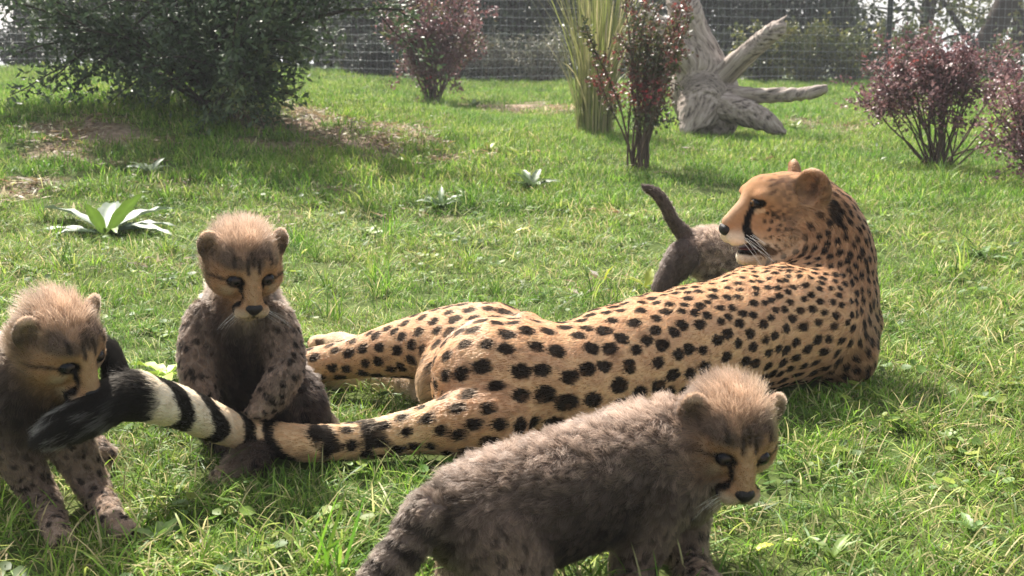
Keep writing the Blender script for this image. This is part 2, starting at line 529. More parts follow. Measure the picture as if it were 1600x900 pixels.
M_EYE = attr_mat("eye", rough=.06, spec=.18)
def iris(col):
    def f(q):                                               # black rim, brown iris, black pupil
        d = np.sqrt(q[:, 0] ** 2 + q[:, 2] ** 2)
        c = np.tile(np.array([.004, .004, .006]), (len(q), 1))
        return mixc(c, col, sstep(.30, .40, d) * sstep(.74, .62, d) * (q[:, 1] > 0))
    return f
def cub_head(B, O, A, S):
    """A: rows right, forward, up; S: half the width of the skull"""
    w = lambda r, f, u: O + S * (r * A[0] + f * A[1] + u * A[2])
    fd, up = A[1], A[2]
    back = -fd
    B.ell(w(0, -.12, .12), A, S * np.array([.98, 1.02, .90]), 'head', S * .3, .018, back + .3 * up)
    for s in (-1, 1):
        B.ell(w(s * .47, .22, -.17), A, S * np.array([.46, .52, .40]), 'cheek', S * .25, .018, s * A[0] * .8 + back - .3 * up)
        B.ell(w(s * .34, .56, .46), A, S * np.array([.34, .30, .26]), 'brow', S * .22, .013, back * .6 + up)
        B.ell(w(s * .20, .98, -.68), A, S * np.array([.27, .30, .22]), 'pad', S * .12, .005, back + s * A[0])
    B.cone(w(0, .72, .16), w(0, 1.10, -.44), S * .31, S * .21, 'bridge', S * .2, .005, back + up * .6)
    B.cone(w(0, .48, -.56), w(0, .88, -.88), S * .33, S * .16, 'chin', S * .15, .008, back - up * .4)
    for s in (-1, 1):                                       # eye hollows, ears
        B.ell(w(s * .43, 1.0, .06), A, S * np.array([.225, .25, .155]), k=S * .09, sub=True)
        ea = np.array([unit(A[0] * s * .9 + fd * -.35), unit(fd * .9 + A[0] * s * .35), up])
        ea[1] = unit(np.cross(ea[2], ea[0])) * 1.0
        if np.dot(ea[1], fd) < 0: ea[1] = -ea[1]
        B.ell(w(s * .91, -.12, .64), ea, S * np.array([.31, .14, .43]), 'ear', S * .10, .0045, up + s * A[0] * .4)
        B.ell(w(s * .97, .06, .66), ea, S * np.array([.21, .15, .31]), k=S * .05, sub=True)
def cub_head_parts(root, O, A, S):
    w = lambda r, f, u: O + S * (r * A[0] + f * A[1] + u * A[2])
    for s in (-1, 1):
        ball('eye', w(s * .41, .735, .06), A, S * np.array([.20, .19, .17]), M_EYE, root, paint=iris((.035, .022, .016)))
    def ns(q):
        q = q.copy()
        q[:, 0] *= 1 - .45 * np.clip(-q[:, 2], 0, 1)        # narrows downwards
        q[:, 2] += .15 * np.abs(q[:, 0])
        return q
    ball('nose', w(0, 1.235, -.55), A, S * np.array([.225, .15, .165]), M_NOSE, root, shape=ns)
    pts = []
    for s in (-1, 1):
        for i in range(7):
            a = w(s * (.24 + .05 * (i % 3)), 1.08 - .05 * (i % 3), -.66 - .05 * (i // 3))
            d = unit(A[0] * s * 1.0 + A[1] * rng.uniform(.0, .5) - A[2] * rng.uniform(.05, .6))
            l = S * rng.uniform(.45, .9)
            t = np.linspace(0, 1, 5)[:, None]
            pts.append(a + d * l * t - np.array([0, 0, 1]) * l * .18 * t * t)
    pts = np.array(pts)
    hair_object('whiskers', pts, np.full(pts.shape[:2], .00014) * np.linspace(1, .4, 5)[None], np.full(pts.shape, .62), M_WHISK, root)['kind'] = 'stuff'

TAN = np.array([.42, .24, .125]); CREAM = np.array([.60, .47, .33]); BLK = np.array([.0035, .003, .003])
def cub_head_colour(X, O, A, S, zone_w):
    q = (X - O) @ A.T / S                                   # right, forward, up
    r, f, u = q[:, 0], q[:, 1], q[:, 2]; ar = np.abs(r)
    n1 = vnoise(np.stack([r * 5, f * 2.2, u * 2.2], 1), 11); n2 = vnoise(q * 9, 12)
    streak = vnoise(np.stack([r * 8.5, f * 2.0 + 3, u * 2.0], 1), 13)
    c = np.tile(TAN, (len(X), 1))
    crown = sstep(.10, .8, u) * sstep(1.15, .2, f)
    c = mixc(c, (.58, .385, .255), crown)
    c = mixc(c, (.06, .04, .032), crown * sstep(.52, .66, streak) * .85 * sstep(1.1, .75, u))
    c = mixc(c, (.11, .08, .065), sstep(.30, .48, u) * sstep(1.0, .75, u) * sstep(.15, .5, f) * (.30 + .55 * sstep(.42, .62, streak)))
    c = mixc(c, (.17, .12, .09), sstep(.55, .95, ar) * sstep(.6, .0, f) * (.3 + .6 * n1))
    c = mixc(c, (.50, .33, .19), sstep(.75, 1.05, f) * sstep(.34, .0, ar) * .6)
    c = mixc(c, CREAM, sstep(-.48, -.68, u) * sstep(.45, .75, f) * .9)
    c = mixc(c, CREAM, sstep(.22, .05, np.abs(u + .24)) * sstep(.35, .5, ar) * sstep(.85, .6, ar) * sstep(.35, .6, f) * .6)
    m = q.copy(); m[:, 0] = ar
    side = sstep(.3, .55, f)
    c = mixc(c, BLK, sstep(.25, .195, np.sqrt(((m - np.array([.41, .87, .05])) ** 2 * np.array([1, .3, 1.6])).sum(1))) * side)
    tear = poly_dist(m * np.array([1, .55, 1]), np.array([[.31, .95 * .55, -.02], [.275, 1.0 * .55, -.28], [.34, .98 * .55, -.54], [.47, .85 * .55, -.80]]))
    c = mixc(c, BLK, sstep(.082, .045, tear - .035 * sstep(-.4, -.75, u)) * side)
    lin = poly_dist(m, np.array([[.60, .80, .07], [.82, .55, .07], [.98, .2, -.04]]))
    c = mixc(c, BLK * 2, sstep(.07, .03, lin) * .8)
    for s0, u0, u1 in ((.14, .32, .60), (.48, .50, .66), (.0, .50, .72)):      # dark dashes over the brow
        dd = np.sqrt((ar - s0) ** 2 + (np.clip(u, u0, u1) - u) ** 2)
        c = mixc(c, BLK * 2, sstep(.075, .03, dd) * sstep(.3, .5, f) * .85)
    mouth = poly_dist(m * np.array([1, .6, 1]), np.array([[0, 1.2 * .6, -.68], [.0, 1.2 * .6, -.78], [.22, 1.08 * .6, -.86], [.44, .75 * .6, -.86]]))
    c = mixc(c, BLK * 1.5, sstep(.055, .03, mouth) * .9)
    ear = np.clip(zone_w.get('ear', np.zeros(len(X))), 0, 1)
    c = mixc(c, (.20, .14, .10), ear * .7)
    c = mixc(c, BLK * 2.5, ear * sstep(.70, .48, u) * .9)
    c = mixc(c, (.62, .44, .31), ear * sstep(.82, .96, u))
    c = c * (.86 + .28 * n2)[:, None]
    # fur length: short on the face, long on crown and cheeks
    L = np.full(len(X), .005) + .018 * sstep(.45, .85, u) * sstep(1.0, .35, f) + .008 * sstep(.6, .95, ar) * sstep(.75, .2, f) * sstep(.5, .2, u) * sstep(-.45, -.1, u) + .010 * sstep(.1, -.5, f)
    L = np.where(ear > .4, .0045, L)
    return c, L, q
def cub_fur(root, B, V, F, N, n, O=None, A=None, S=None, mantle=True, seed=0, tailaxis=None, dens_fn=None):
    def shade(X, Nn):
        flow, L, Z = B.attrs(X)
        z = lambda k: Z.get(k, np.zeros(len(X)))
        sp = spots_near(X, seed)
        c0 = np.tile(np.array([.030, .022, .019]), (len(X), 1)); c1 = np.tile(np.array([.088, .062, .050]), (len(X), 1))
        mott = vnoise(X * 28, seed + 3)
        c1 = c1 * (.65 + .7 * mott)[:, None]
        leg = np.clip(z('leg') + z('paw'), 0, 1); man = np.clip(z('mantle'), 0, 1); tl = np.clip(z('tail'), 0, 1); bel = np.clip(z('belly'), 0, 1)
        c0 = mixc(c0, (.22, .16, .12), leg * .9); c1 = mixc(c1, (.38, .275, .205), leg * .95)
        c0 = mixc(c0, (.28, .20, .14), z('paw') * .9); c1 = mixc(c1, (.58, .42, .31), z('paw') * .95)
        c0 = mixc(c0, (.012, .009, .009), bel * .9); c1 = mixc(c1, (.036, .027, .024), bel * .9)  # dark belly and chest fur, darkened further for the shade they lie in
        if 'dusk' in Z:
            dk_ = Z['dusk'] * sstep(.30, .37, X[:, 2]); c0 = mixc(c0, (.02, .016, .014), dk_); c1 = mixc(c1, (.03, .023, .02), dk_)
            c1 = mixc(c1, (.20, .148, .122), np.clip(Z['dusk'] - dk_, 0, 1) * .9); c0 = mixc(c0, (.10, .072, .06), np.clip(Z['dusk'] - dk_, 0, 1) * .9); sp = sp * (1 - .7 * Z['dusk'])
        sp = np.maximum(sp * (1 - leg), leg * spots_near(X, seed + 40, .0135))
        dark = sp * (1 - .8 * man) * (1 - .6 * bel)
        c0 = mixc(c0, BLK * 1.3, dark * .92); c1 = mixc(c1, BLK * 1.6, dark * .92)
        if man.max() > 0:
            c0 = mixc(c0, (.25, .185, .145), man); c1 = mixc(c1, (.84, .64, .51), man)
            stk = sstep(.55, .75, vnoise(X * 55, seed + 8))
            c1 = mixc(c1, (.16, .11, .085), man * stk * .7); c0 = mixc(c0, (.05, .035, .03), man * stk * .7); c1 = c1 * (1 + man * .55 * (vnoise(X * 48, seed + 5) - .4))[:, None]
        if tailaxis is not None and tl.max() > 0:
            s = tail_param(X, tailaxis)
            band = sstep(-.1, .35, np.sin(s * 2 * np.pi / .030 + 1.2 * (vnoise(X * 40, 4) - .5)))
            c0 = mixc(c0, (.15, .11, .09), tl); c1 = mixc(c1, (.34, .26, .20), tl)
            c0 = mixc(c0, BLK * 2, tl * band * .8); c1 = mixc(c1, BLK * 3, tl * band * .75)
        lift = .28 + .34 * man; hw = np.zeros(len(X))
        if O is not None:
            ch, Lh, q = cub_head_colour(X, O, A, S, Z)
            hw = np.clip(z('head') + z('cheek') + z('brow') + z('pad') + z('bridge') + z('chin') + z('ear'), 0, 1)
            tipc = ch * 1.12
            cr = sstep(.3, .85, q[:, 2]) * hw
            tipc = mixc(tipc, (.84, .60, .44), cr * .40)
            c0 = c0 + (ch * .8 - c0) * hw[:, None]; c1 = c1 + (tipc - c1) * hw[:, None]
            L = L * (1 - hw) + Lh * hw
            lift = lift * (1 - hw) + hw * (.18 + .5 * cr)
        return flow, L, lift, c0, c1, hw
    fl, Lv, _, c0, _, _ = shade(V, N)
    root_me = mesh_np('body', V, F, M_SKIN, True, c0 * .8)
    body = link('body', root_me, root)
    dens = np.where(Lv < .009, 2.2, 1.0)
    if dens_fn is not None: dens = dens * dens_fn(V, N)
    X, Nn = scatter(V, F, N, n, dens)
    flow, L, lift, c0, c1, hw = shade(X, Nn)
    o = fur('fur', root, X, Nn, flow, L, c0, c1, M_FUR, K=5, lift=lift, clump=.56 - .28 * hw, rad=.00034, jit=.32, grav=.08, swirl=.7, tuft_var=.24, tuft_n=40)
    o['kind'] = 'stuff'
    return body
def tail_param(X, axis):
    seg = np.linalg.norm(np.diff(axis, axis=0), axis=1); cum = np.concatenate([[0], np.cumsum(seg)])
    best = np.full(len(X), 9.); s = np.zeros(len(X))
    for i in range(len(axis) - 1):
        ba = axis[i + 1] - axis[i]
        t = np.clip((X - axis[i]) @ ba / max(np.dot(ba, ba), 1e-12), 0, 1)
        d = np.linalg.norm(X - axis[i] - t[:, None] * ba, axis=1)
        m = d < best; best[m] = d[m]; s[m] = (cum[i] + t * seg[i])[m]
    return s
def spots_near(X, seed, cell=.019):
    """irregular dark spots from a jittered lattice in space"""
    g = X / cell
    i = np.floor(g).astype(np.int64)
    best = np.full(len(X), 9.0)
    for dx in (-1, 0, 1):
        for dy in (-1, 0, 1):
            for dz in (-1, 0, 1):
                j = i + np.array([dx, dy, dz])
                c = j + np.stack([hash3(j[:, 0], j[:, 1], j[:, 2], seed + k) for k in (1, 2, 3)], 1) * .8 + .1
                on = hash3(j[:, 0], j[:, 1], j[:, 2], seed + 9) < .55
                d = np.linalg.norm(g - c, axis=1) + np.where(on, 0, 9)
                best = np.minimum(best, d)
    return sstep(.52, .34, best + (vnoise(X * 160, seed) - .5) * .22)
def paw(B, c, fwd, S, L=.007):
    fwd = unit(np.array([fwd[0], fwd[1], 0.0])); sd = np.array([-fwd[1], fwd[0], 0])
    B.ell(c + fwd * S * .2, np.array([sd, fwd, [0, 0, 1]]), S * np.array([.85, 1.1, .62]), 'paw', S * .4, L, fwd)
    for k in (-1.5, -.5, .5, 1.5):
        B.ell(c + fwd * S * (1.05 - .12 * abs(k)) + sd * S * .40 * k - np.array([0, 0, S * .14]), np.array([sd, fwd, [0, 0, 1]]), S * np.array([.24, .42, .36]), 'paw', S * .12, L * .7, fwd)

H_CUB = .0042
# ---- cub standing in front, seen from its side, head turned to the camera
def build_front_cub():
    root = thing('cheetah_cub', 'fluffy cub walking in front of the adult, pale mantle along its back', 'cheetah cub', P(880, 960, z=0), 'cheetah cubs')
    B = Body()
    hip = P(742, 822, Y=1.400); mid = P(880, 778, Y=1.441); sho = P(1035, 722, Y=1.513)
    nk = P(1085, 700, Y=1.529); hd = P(1139, 684, Y=1.505)
    back = unit(hip - sho)
    dn = np.array([0, 0, -1.0])
    B.chain([hip, mid, sho], [.055, .055, .052], 'flank', .03, .012, flip=True)
    up = np.array([0, 0, .026])
    B.chain([hip + up * .9 - back * -.015, mid + up, sho + up * .9, nk + up * .2], [.041, .040, .038, .031], 'mantle', .03, .031, flip=True)
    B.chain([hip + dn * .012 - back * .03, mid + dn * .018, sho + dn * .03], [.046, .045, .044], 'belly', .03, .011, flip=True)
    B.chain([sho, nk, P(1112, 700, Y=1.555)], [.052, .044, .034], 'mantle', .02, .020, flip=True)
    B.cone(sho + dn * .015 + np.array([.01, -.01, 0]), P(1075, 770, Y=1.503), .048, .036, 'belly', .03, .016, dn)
    # tail, down to the left, out of the picture
    tp = np.array([hip + back * .035 + np.array([0, 0, .012]), P(668, 800, Y=1.359), P(632, 858, Y=1.338), P(596, 905, Y=1.323), P(560, 955, Y=1.307)])
    c = B.chain(tp, [.028, .018, .017, .016, .013], 'tail', .02, .011)
    A = frame(13, 20, 4); S = .0605
    cub_head(B, hd, A, S)
    # legs
    B.chain([P(775, 845, Y=1.369), P(800, 892, Y=1.364), P(772, 945, Y=1.369), P(780, 985, z=.012)], [.046, .034, .021, .017], 'leg', .025, .009)
    B.chain([P(740, 850, Y=1.461), P(735, 890, Y=1.482), P(700, 915, Y=1.503), P(712, 915, z=.014)], [.046, .030, .018, .016], 'leg', .02, .010)
    paw(B, P(790, 985, z=.014), (1, -.2, 0), .019); paw(B, P(722, 915, z=.014), (1, 0, 0), .019)
    B.chain([P(1020, 790, Y=1.472), P(1000, 850, Y=1.472), P(985, 905, Y=1.472), P(990, 945, z=.014)], [.036, .026, .020, .017], 'leg', .02, .010)
    paw(B, P(1000, 948, z=.013), (1, -.3, 0), .019)
    B.chain([P(1065, 785, Y=1.545), P(1062, 840, Y=1.545), P(1072, 880, Y=1.545), P(1090, 902, z=.018)], [.034, .027, .021, .018], 'leg', .02, .010)
    paw(B, P(1096, 904, z=.014), (1, -.5, 0), .020)
    V, F = B.mesh(H_CUB); N = vnormals(V, F)
    cub_fur(root, B, V, F, N, 150000, hd, A, S, seed=21, tailaxis=c[:, :3])
    cub_head_parts(root, hd, A, S)
    return B
# ---- cub sitting upright behind the adult's tail
def build_sitting_cub():
    root = thing('cheetah_cub', 'cub sitting upright behind the striped tail, dark chest and one forepaw half raised', 'cheetah cub', P(385, 700, z=0), 'cheetah cubs')
    B = Body()
    Y = 2.014
    hd = P(380, 419, Y=Y - .03); A = frame(27, 19, 2); S = .0635
    cub_head(B, hd, A, S)
    dn = np.array([0, 0, -1.0])
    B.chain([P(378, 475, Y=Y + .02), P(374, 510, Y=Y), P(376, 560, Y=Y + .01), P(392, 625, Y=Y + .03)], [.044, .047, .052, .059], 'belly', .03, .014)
    B.chain([P(378, 450, Y=Y + .06), P(380, 490, Y=Y + .07), P(392, 560, Y=Y + .09), P(400, 640, Y=Y + .09)], [.038, .046, .052, .056], 'mantle', .03, .022)
    B.cone(P(418, 500, Y=Y + .04), P(440, 600, Y=Y + .06), .026, .038, 'mantle', .03, .022)
    B.cone(P(334, 500, Y=Y + .03), P(326, 570, Y=Y + .05), .026, .034, 'flank', .03, .016)
    # haunches and hind feet
    for pts, rad in (([P(455, 615, Y=Y + .02), P(466, 650, Y=Y - .01), P(490, 668, z=.03), P(510, 668, z=.018)], [.046, .038, .021, .016]),
                     ([P(345, 640, Y=Y + .03), P(372, 680, Y=Y - .01), P(398, 715, z=.026), P(362, 738, z=.016)], [.050, .036, .021, .016])):
        B.chain(pts, rad, 'flank', .025, .015)
    paw(B, P(354, 741, z=.017), (-.8, -.6, 0), .019); paw(B, P(508, 668, z=.016), (1, -.4, 0), .017)
    # forelegs: its right one hangs down, its left one half raised
    c = B.chain([P(322, 500, Y=Y - .01), P(308, 555, Y=Y - .045), P(312, 610, Y=Y - .075), P(326, 650, Y=Y - .085)], [.034, .028, .023, .020], 'leg', .012, .008)
    paw(B, P(334, 664, Y=Y - .087), (.3, -1, 0), .021)
    B.chain([P(430, 505, Y=Y - .01), P(446, 560, Y=Y - .045), P(440, 596, Y=Y - .080), P(416, 630, Y=Y - .095)], [.034, .028, .024, .022], 'leg', .012, .008)
    paw(B, P(410, 638, Y=Y - .098), (-.5, -1, 0), .022)
    V, F = B.mesh(H_CUB); N = vnormals(V, F)
    cub_fur(root, B, V, F, N, 130000, hd, A, S, seed=41)
    cub_head_parts(root, hd, A, S)
    return B
# ---- cub at the picture's edge biting the tail
def build_biting_cub():
    root = thing('cheetah_cub', 'cub at the edge biting the black tip of the adult\'s tail', 'cheetah cub', P(0, 830, z=0), 'cheetah cubs')
    B = Body()
    hd = P(92, 542, Y=1.692); A = frame(62, 24, -6); S = .063
    cub_head(B, hd, A, S)
    sho = P(10, 640, Y=1.755); hip = P(-190, 690, Y=1.948)
    B.chain([hip, (hip + sho) / 2 + np.array([0, 0, .01]), sho], [.058, .058, .052], 'flank', .03, .014, flip=True)
    up = np.array([0, 0, .026])
    B.chain([hip + up, (hip + sho) / 2 + up * 1.3, sho + up, hd + np.array([-.055, .045, -.01])], [.040, .040, .038, .034], 'mantle', .03, .024, flip=True)
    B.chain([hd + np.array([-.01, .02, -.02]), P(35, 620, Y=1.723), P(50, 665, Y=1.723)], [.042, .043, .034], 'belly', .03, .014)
    B.chain([P(10, 665, Y=1.713), P(35, 725, Y=1.713), P(70, 785, Y=1.718), P(86, 826, z=.022)], [.036, .026, .0195, .017], 'leg', .015, .007)
    paw(B, P(92, 838, z=.015), (.5, -.9, 0), .022)
    B.chain([P(90, 655, Y=1.734), P(122, 715, Y=1.739), P(150, 770, Y=1.739), P(174, 812, z=.024)], [.034, .026, .0195, .017], 'leg', .015, .007)
    paw(B, P(186, 824, z=.016), (.9, -.7, 0), .022)
    B.chain([P(60, 660, Y=1.916), P(118, 680, Y=1.970), P(145, 705, z=.03), P(160, 718, z=.018)], [.036, .026, .019, .017], 'leg', .02, .010)
    paw(B, P(162, 722, z=.014), (.7, -.7, 0), .019)
    B.chain([hip, P(-190, 760, Y=1.884), P(-215, 800, z=.02)], [.05, .03, .018], 'leg', .02, .010)
    paw(B, P(-205, 805, z=.015), (.9, -.4, 0), .02)
    tp = np.array([hip + np.array([-.03, 0, .01]), hip + np.array([-.11, .03, -.03]), hip + np.array([-.19, .05, -.05])])
    c = B.chain(tp, [.03, .02, .014], 'tail', .02, .014)
    V, F = B.mesh(H_CUB); N = vnormals(V, F)
    cub_fur(root, B, V, F, N, 120000, hd, A, S, seed=61, tailaxis=c[:, :3])
    cub_head_parts(root, hd, A, S)
    return B
# ---- cub behind the adult, only rump, tail and a hind leg in view
def build_far_cub():
    root = thing('cheetah_cub', 'cub half hidden behind the adult, its dark tail raised', 'cheetah cub', P(1130, 465, z=0), 'cheetah cubs')
    B = Body()
    hip = P(1100, 400, Y=3.358); sho = P(1215, 420, Y=3.507)
    hd = P(1258, 425, Y=3.532); A = frame(95, 25, 0); S = .056
    cub_head(B, hd, A, S)
    B.chain([hip, (hip + sho) / 2, sho], [.058, .060, .058], 'mantle', .03, .020, flip=True)
    up = np.array([0, 0, .025])
    B.chain([hip + up * .8, (hip + sho) / 2 + up, sho + up, hd], [.048, .050, .048, .03], 'mantle', .03, .028, flip=True)
    tp = np.array([P(1075, 372, Y=3.358), P(1052, 346, Y=3.333), P(1038, 318, Y=3.321), P(1024, 301, Y=3.321), P(1004, 291, Y=3.321)])
    c = B.chain(tp, [.022, .0145, .0125, .010, .005], 'dusk', .015, .009)
    B.chain([P(1068, 400, Y=3.309), P(1050, 425, Y=3.297), P(1036, 446, Y=3.284), P(1030, 465, z=.02)], [.044, .028, .019, .017], 'dusk', .02, .012)
    paw(B, P(1028, 470, z=.016), (.3, -1, 0), .022)
    B.chain([P(1110, 415, Y=3.482), P(1118, 440, Y=3.507), P(1108, 462, z=.02)], [.05, .03, .02], 'dusk', .02, .012)
    paw(B, P(1112, 455, z=.016), (1, -.2, 0), .022)
    for y0 in (3.432, 3.582):
        B.chain([P(1215, 430, Y=y0), P(1218, 445, Y=y0), P(1220, 455, z=.02)], [.036, .026, .018], 'leg', .02, .012)
        paw(B, P(1224, 455, z=.016), (1, 0, 0), .022)
    V, F = B.mesh(.005); N = vnormals(V, F)
    cub_fur(root, B, V, F, N, 60000, hd, A, S, seed=81)
    cub_head_parts(root, hd, A, S)
    return B
# ------------------------------------------------------------------ the adult, lying with her back to the camera and looking round
M_TAN = np.array([.53, .315, .18]); M_CREAM = np.array([.68, .54, .37])
def build_mother():
    root = thing('cheetah', 'spotted adult lying on the grass, looking back over its shoulder', 'cheetah', P(1000, 660, z=0))
    B = Body()
    L = .0085
    hip = P(772, 592, z=.120); w1 = P(885, 596, z=.108); r1 = P(985, 566, z=.118); r2 = P(1090, 540, z=.125); r3 = P(1185, 512, z=.135); sh = P(1258, 498, z=.145)
    side = np.array([0, 0, 1.0])
    B.chain([hip, w1, r1, r2, r3, sh], [.108, .092, .102, .106, .112, .104], 'body', .03, L, n=16, flip=True)
    B.ell(P(765, 566, Y=2.145), np.array([[1, 0, 0], [0, .9, .43], [0, -.43, .9]]), [.105, .08, .070], 'body', .03, L, (-1, .2, -.1))       # hip bulge
    B.ell(P(1175, 490, Y=2.459), np.array([unit([.85, .5, .12]), unit([-.5, .85, 0]), [0, 0, 1]]), [.15, .08, .070], 'body', .03, L, (-1, -.3, 0))  # ribs towards the shoulder
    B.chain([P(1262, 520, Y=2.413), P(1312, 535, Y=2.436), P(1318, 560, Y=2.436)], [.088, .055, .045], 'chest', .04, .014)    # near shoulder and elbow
    B.ell(P(1225, 462, Y=2.43), np.array([unit([.6, .5, .6]), unit([-.5, .85, -.2]), unit(np.cross([.6, .5, .6], [-.5, .85, -.2]))]), [.085, .035, .045], 'body', .025, L, (-1, -.3, 0))
    B.ell(P(846, 540, Y=2.14), np.array([unit([.5, .3, -.8]), unit([-.3, .9, .1]), unit(np.cross([.5, .3, -.8], [-.3, .9, .1]))]), [.075, .04, .035], 'body', .02, L, (-1, 0, 0))
    B.chain([P(1290, 480, Y=2.482), P(1312, 500, Y=2.527)], [.085, .075], 'chest', .04, .014)
    B.chain([P(1285, 560, Y=2.48), P(1296, 562, Y=2.62), P(1290, 555, Y=2.80), P(1288, 545, z=.03)], [.05, .042, .032, .028], 'chest', .03, L)   # forearms, pointing away
    B.chain([P(1200, 530, Y=2.53), P(1230, 535, Y=2.66), P(1245, 530, Y=2.85), P(1250, 520, z=.03)], [.05, .042, .03, .026], 'chest', .03, L)
    # neck
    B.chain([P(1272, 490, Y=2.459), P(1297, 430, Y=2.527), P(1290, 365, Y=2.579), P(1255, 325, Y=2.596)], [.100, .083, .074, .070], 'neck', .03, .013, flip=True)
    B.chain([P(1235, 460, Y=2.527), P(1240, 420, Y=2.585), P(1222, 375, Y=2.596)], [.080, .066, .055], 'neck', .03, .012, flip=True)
    # head
    O = P(1226, 326, Y=2.585); A = frame(-74, 2, 4); u = mpp(O)
    w = lambda r, f, v: O + u * (r * A[0] + f * A[1] + v * A[2])
    bk, up = -A[1], A[2]
    NEAR = 1 if A[0][1] < 0 else -1                       # the side of the head turned to the camera
    B.ell(w(0, 0, 12), A, u * np.array([48, 62, 46]), 'head', .012, .0045, bk)
    B.ell(w(0, 36, 20), A, u * np.array([38, 34, 36]), 'head', .012, .004, bk + up * .3)
    B.cone(w(0, 50, 14), w(0, 92, -16), u * 22, u * 14, 'bridge', .012, .004, bk + up * .4)
    B.cone(w(0, 40, -20), w(0, 78, -32), u * 34, u * 22, 'muzzle', .012, .005, bk)
    for s in (-1, 1):
        B.ell(w(s * 12, 84, -36), A, u * np.array([14, 19, 16]), 'muzzle', .008, .004, bk + s * A[0])
        B.ell(w(s * 30, 12, -42), A, u * np.array([30, 42, 38]), 'cheek', .014, .0065, bk - up * .3)
        B.ell(w(s * 26, 50, 26), A, u * np.array([14, 15, 12]), 'head', .010, .005, bk)
    B.cone(w(0, 18, -58), w(0, 60, -68), u * 34, u * 14, 'chin', .010, .008, bk - up * .2)
    B.cone(w(0, 48, -68), w(0, 68, -72), u * 18, u * 12, 'chin', .010, .006, bk)
    B.ell(w(0, 70, -55), np.array([A[0], unit(A[1] + .15 * up), unit(up - .15 * A[1])]), u * np.array([40, 24, 7.5]), k=.004, sub=True)   # open mouth
    for s in (-1, 1):
        B.ell(w(s * 29, 69, 17), A, u * np.array([9, 9, 6]), k=.006, sub=True)
        ea = np.array([unit(A[0] * s * .75 + bk * .5), unit(A[1] * .8 + A[0] * s * .6), up]); ea[1] = unit(np.cross(ea[2], ea[0])) * (1 if np.dot(np.cross(ea[2], ea[0]), A[1]) > 0 else -1)
        B.ell(w(s * 43, -22 if s == NEAR else -36, 36), ea, u * np.array([31, 13, 33]), 'ear', .008, .006, up + bk * .3)
        B.ell(w(s * 47, -11 if s == NEAR else -25, 37), ea, u * np.array([20, 12, 22]), k=.005, sub=True)
    # hind legs: the upper one stretched to the left, the lower one behind it
    B.chain([P(770, 550, Y=2.190), P(700, 540, Y=2.245), P(630, 545, Y=2.301), P(560, 558, Y=2.335), P(505, 568, Y=2.357), P(470, 578, Y=2.368)], [.090, .062, .046, .030, .024, .024], 'leg', .03, .008)
    B.chain([P(720, 620, Y=2.301), P(640, 600, Y=2.391), P(560, 592, Y=2.436), P(500, 590, z=.03)], [.07, .040, .021, .019], 'pale', .02, .009)
    paw(B, P(452, 580, Y=2.368), (-1, -.1, 0), .026)
    B.chain([P(640, 560, Y=2.550), P(560, 545, Y=2.619), P(520, 535, z=.035)], [.04, .024, .022], 'pale', .02, .008)
    paw(B, P(505, 534, z=.034), (-1, -.2, 0), .026)
    # buttock with pale fur beside the tail root
    B.ell(P(684, 598, Y=2.145), np.array([[1, 0, 0], [0, 1, 0], [0, 0, 1.0]]), [.036, .042, .046], 'rump', .04, .018, (-.8, 0, -.6))
    # tail
    tp = np.array([P(770, 655, z=.075), P(720, 662, z=.070), P(660, 672, z=.055), P(600, 683, z=.045), P(540, 691, z=.040), P(470, 692, z=.045), P(400, 680, Y=1.932), P(340, 662, Y=1.862), P(290, 640, Y=1.809), P(240, 625, Y=1.755), P(195, 618, Y=1.718), P(152, 642, Y=1.670), P(114, 660, Y=1.644), P(82, 676, Y=1.634)])
    tr = [.062, .044, .032, .0265, .0245, .0235, .0235, .024, .025, .027, .026, .020, .014, .007]
    tc = B.chain(tp, tr, 'tail', .02, .012)
    B.chain([P(186, 600, Y=1.729), P(176, 565, Y=1.745), P(166, 540, Y=1.755)], [.018, .012, .009], 'tuft', .012, .012)
    V, F = B.mesh(.0042); N = vnormals(V, F)
    hf, _, Zf = B.attrs(V)
    fold = vnoise(np.stack([V[:, 0] * 34 + V[:, 2] * 10, V[:, 1] * 12, V[:, 2] * 12], 1), 15) - .5
    V = V + N * (fold * .010 * Zf.get('body', 0) + (vnoise(V * 26, 16) - .5) * .006 * (Zf.get('neck', 0) + Zf.get('chest', 0)))[:, None]
    N = vnormals(V, F)
    axis = tc[:, :3]
    seg = np.linalg.norm(np.diff(axis, axis=0), axis=1); tot = seg.sum()
    # spots: dart throwing over the skin, wider apart on flank and hip
    fl, Lv, Z = B.attrs(V)
    zz = lambda Z, k, n: Z.get(k, np.zeros(n))
    hw = sum(zz(Z, k, len(V)) for k in ('head', 'bridge', 'muzzle', 'cheek', 'chin', 'ear'))
    tl = zz(Z, 'tail', len(V)) + zz(Z, 'tuft', len(V))
    px = V[:, 0]
    size = np.interp(px, [-.25, -.05, .1, .3, .5, .7], [.0105, .0148, .0150, .0125, .0100, .0092])
    low = sstep(.20, .06, V[:, 2])
    size = size * (1 + .18 * low) * np.where(zz(Z, 'neck', len(V)) > .5, .92, 1)
    size = size * (1 - .22 * sstep(.17, .25, V[:, 2]) * (1 - zz(Z, 'neck', len(V))))
    vs = tail_param(V, axis) / tot
    size = np.where(tl > .5, np.interp(vs, [0, .15, .45], [.0145, .0115, .0105]), size)
    cand = rng.permutation(len(V)); cand = cand[(hw[cand] < .3) & ((tl[cand] < .75) | (vs[cand] < .5))][:42000]
    cell = .02; grid = {}; sc = []; ssz = []
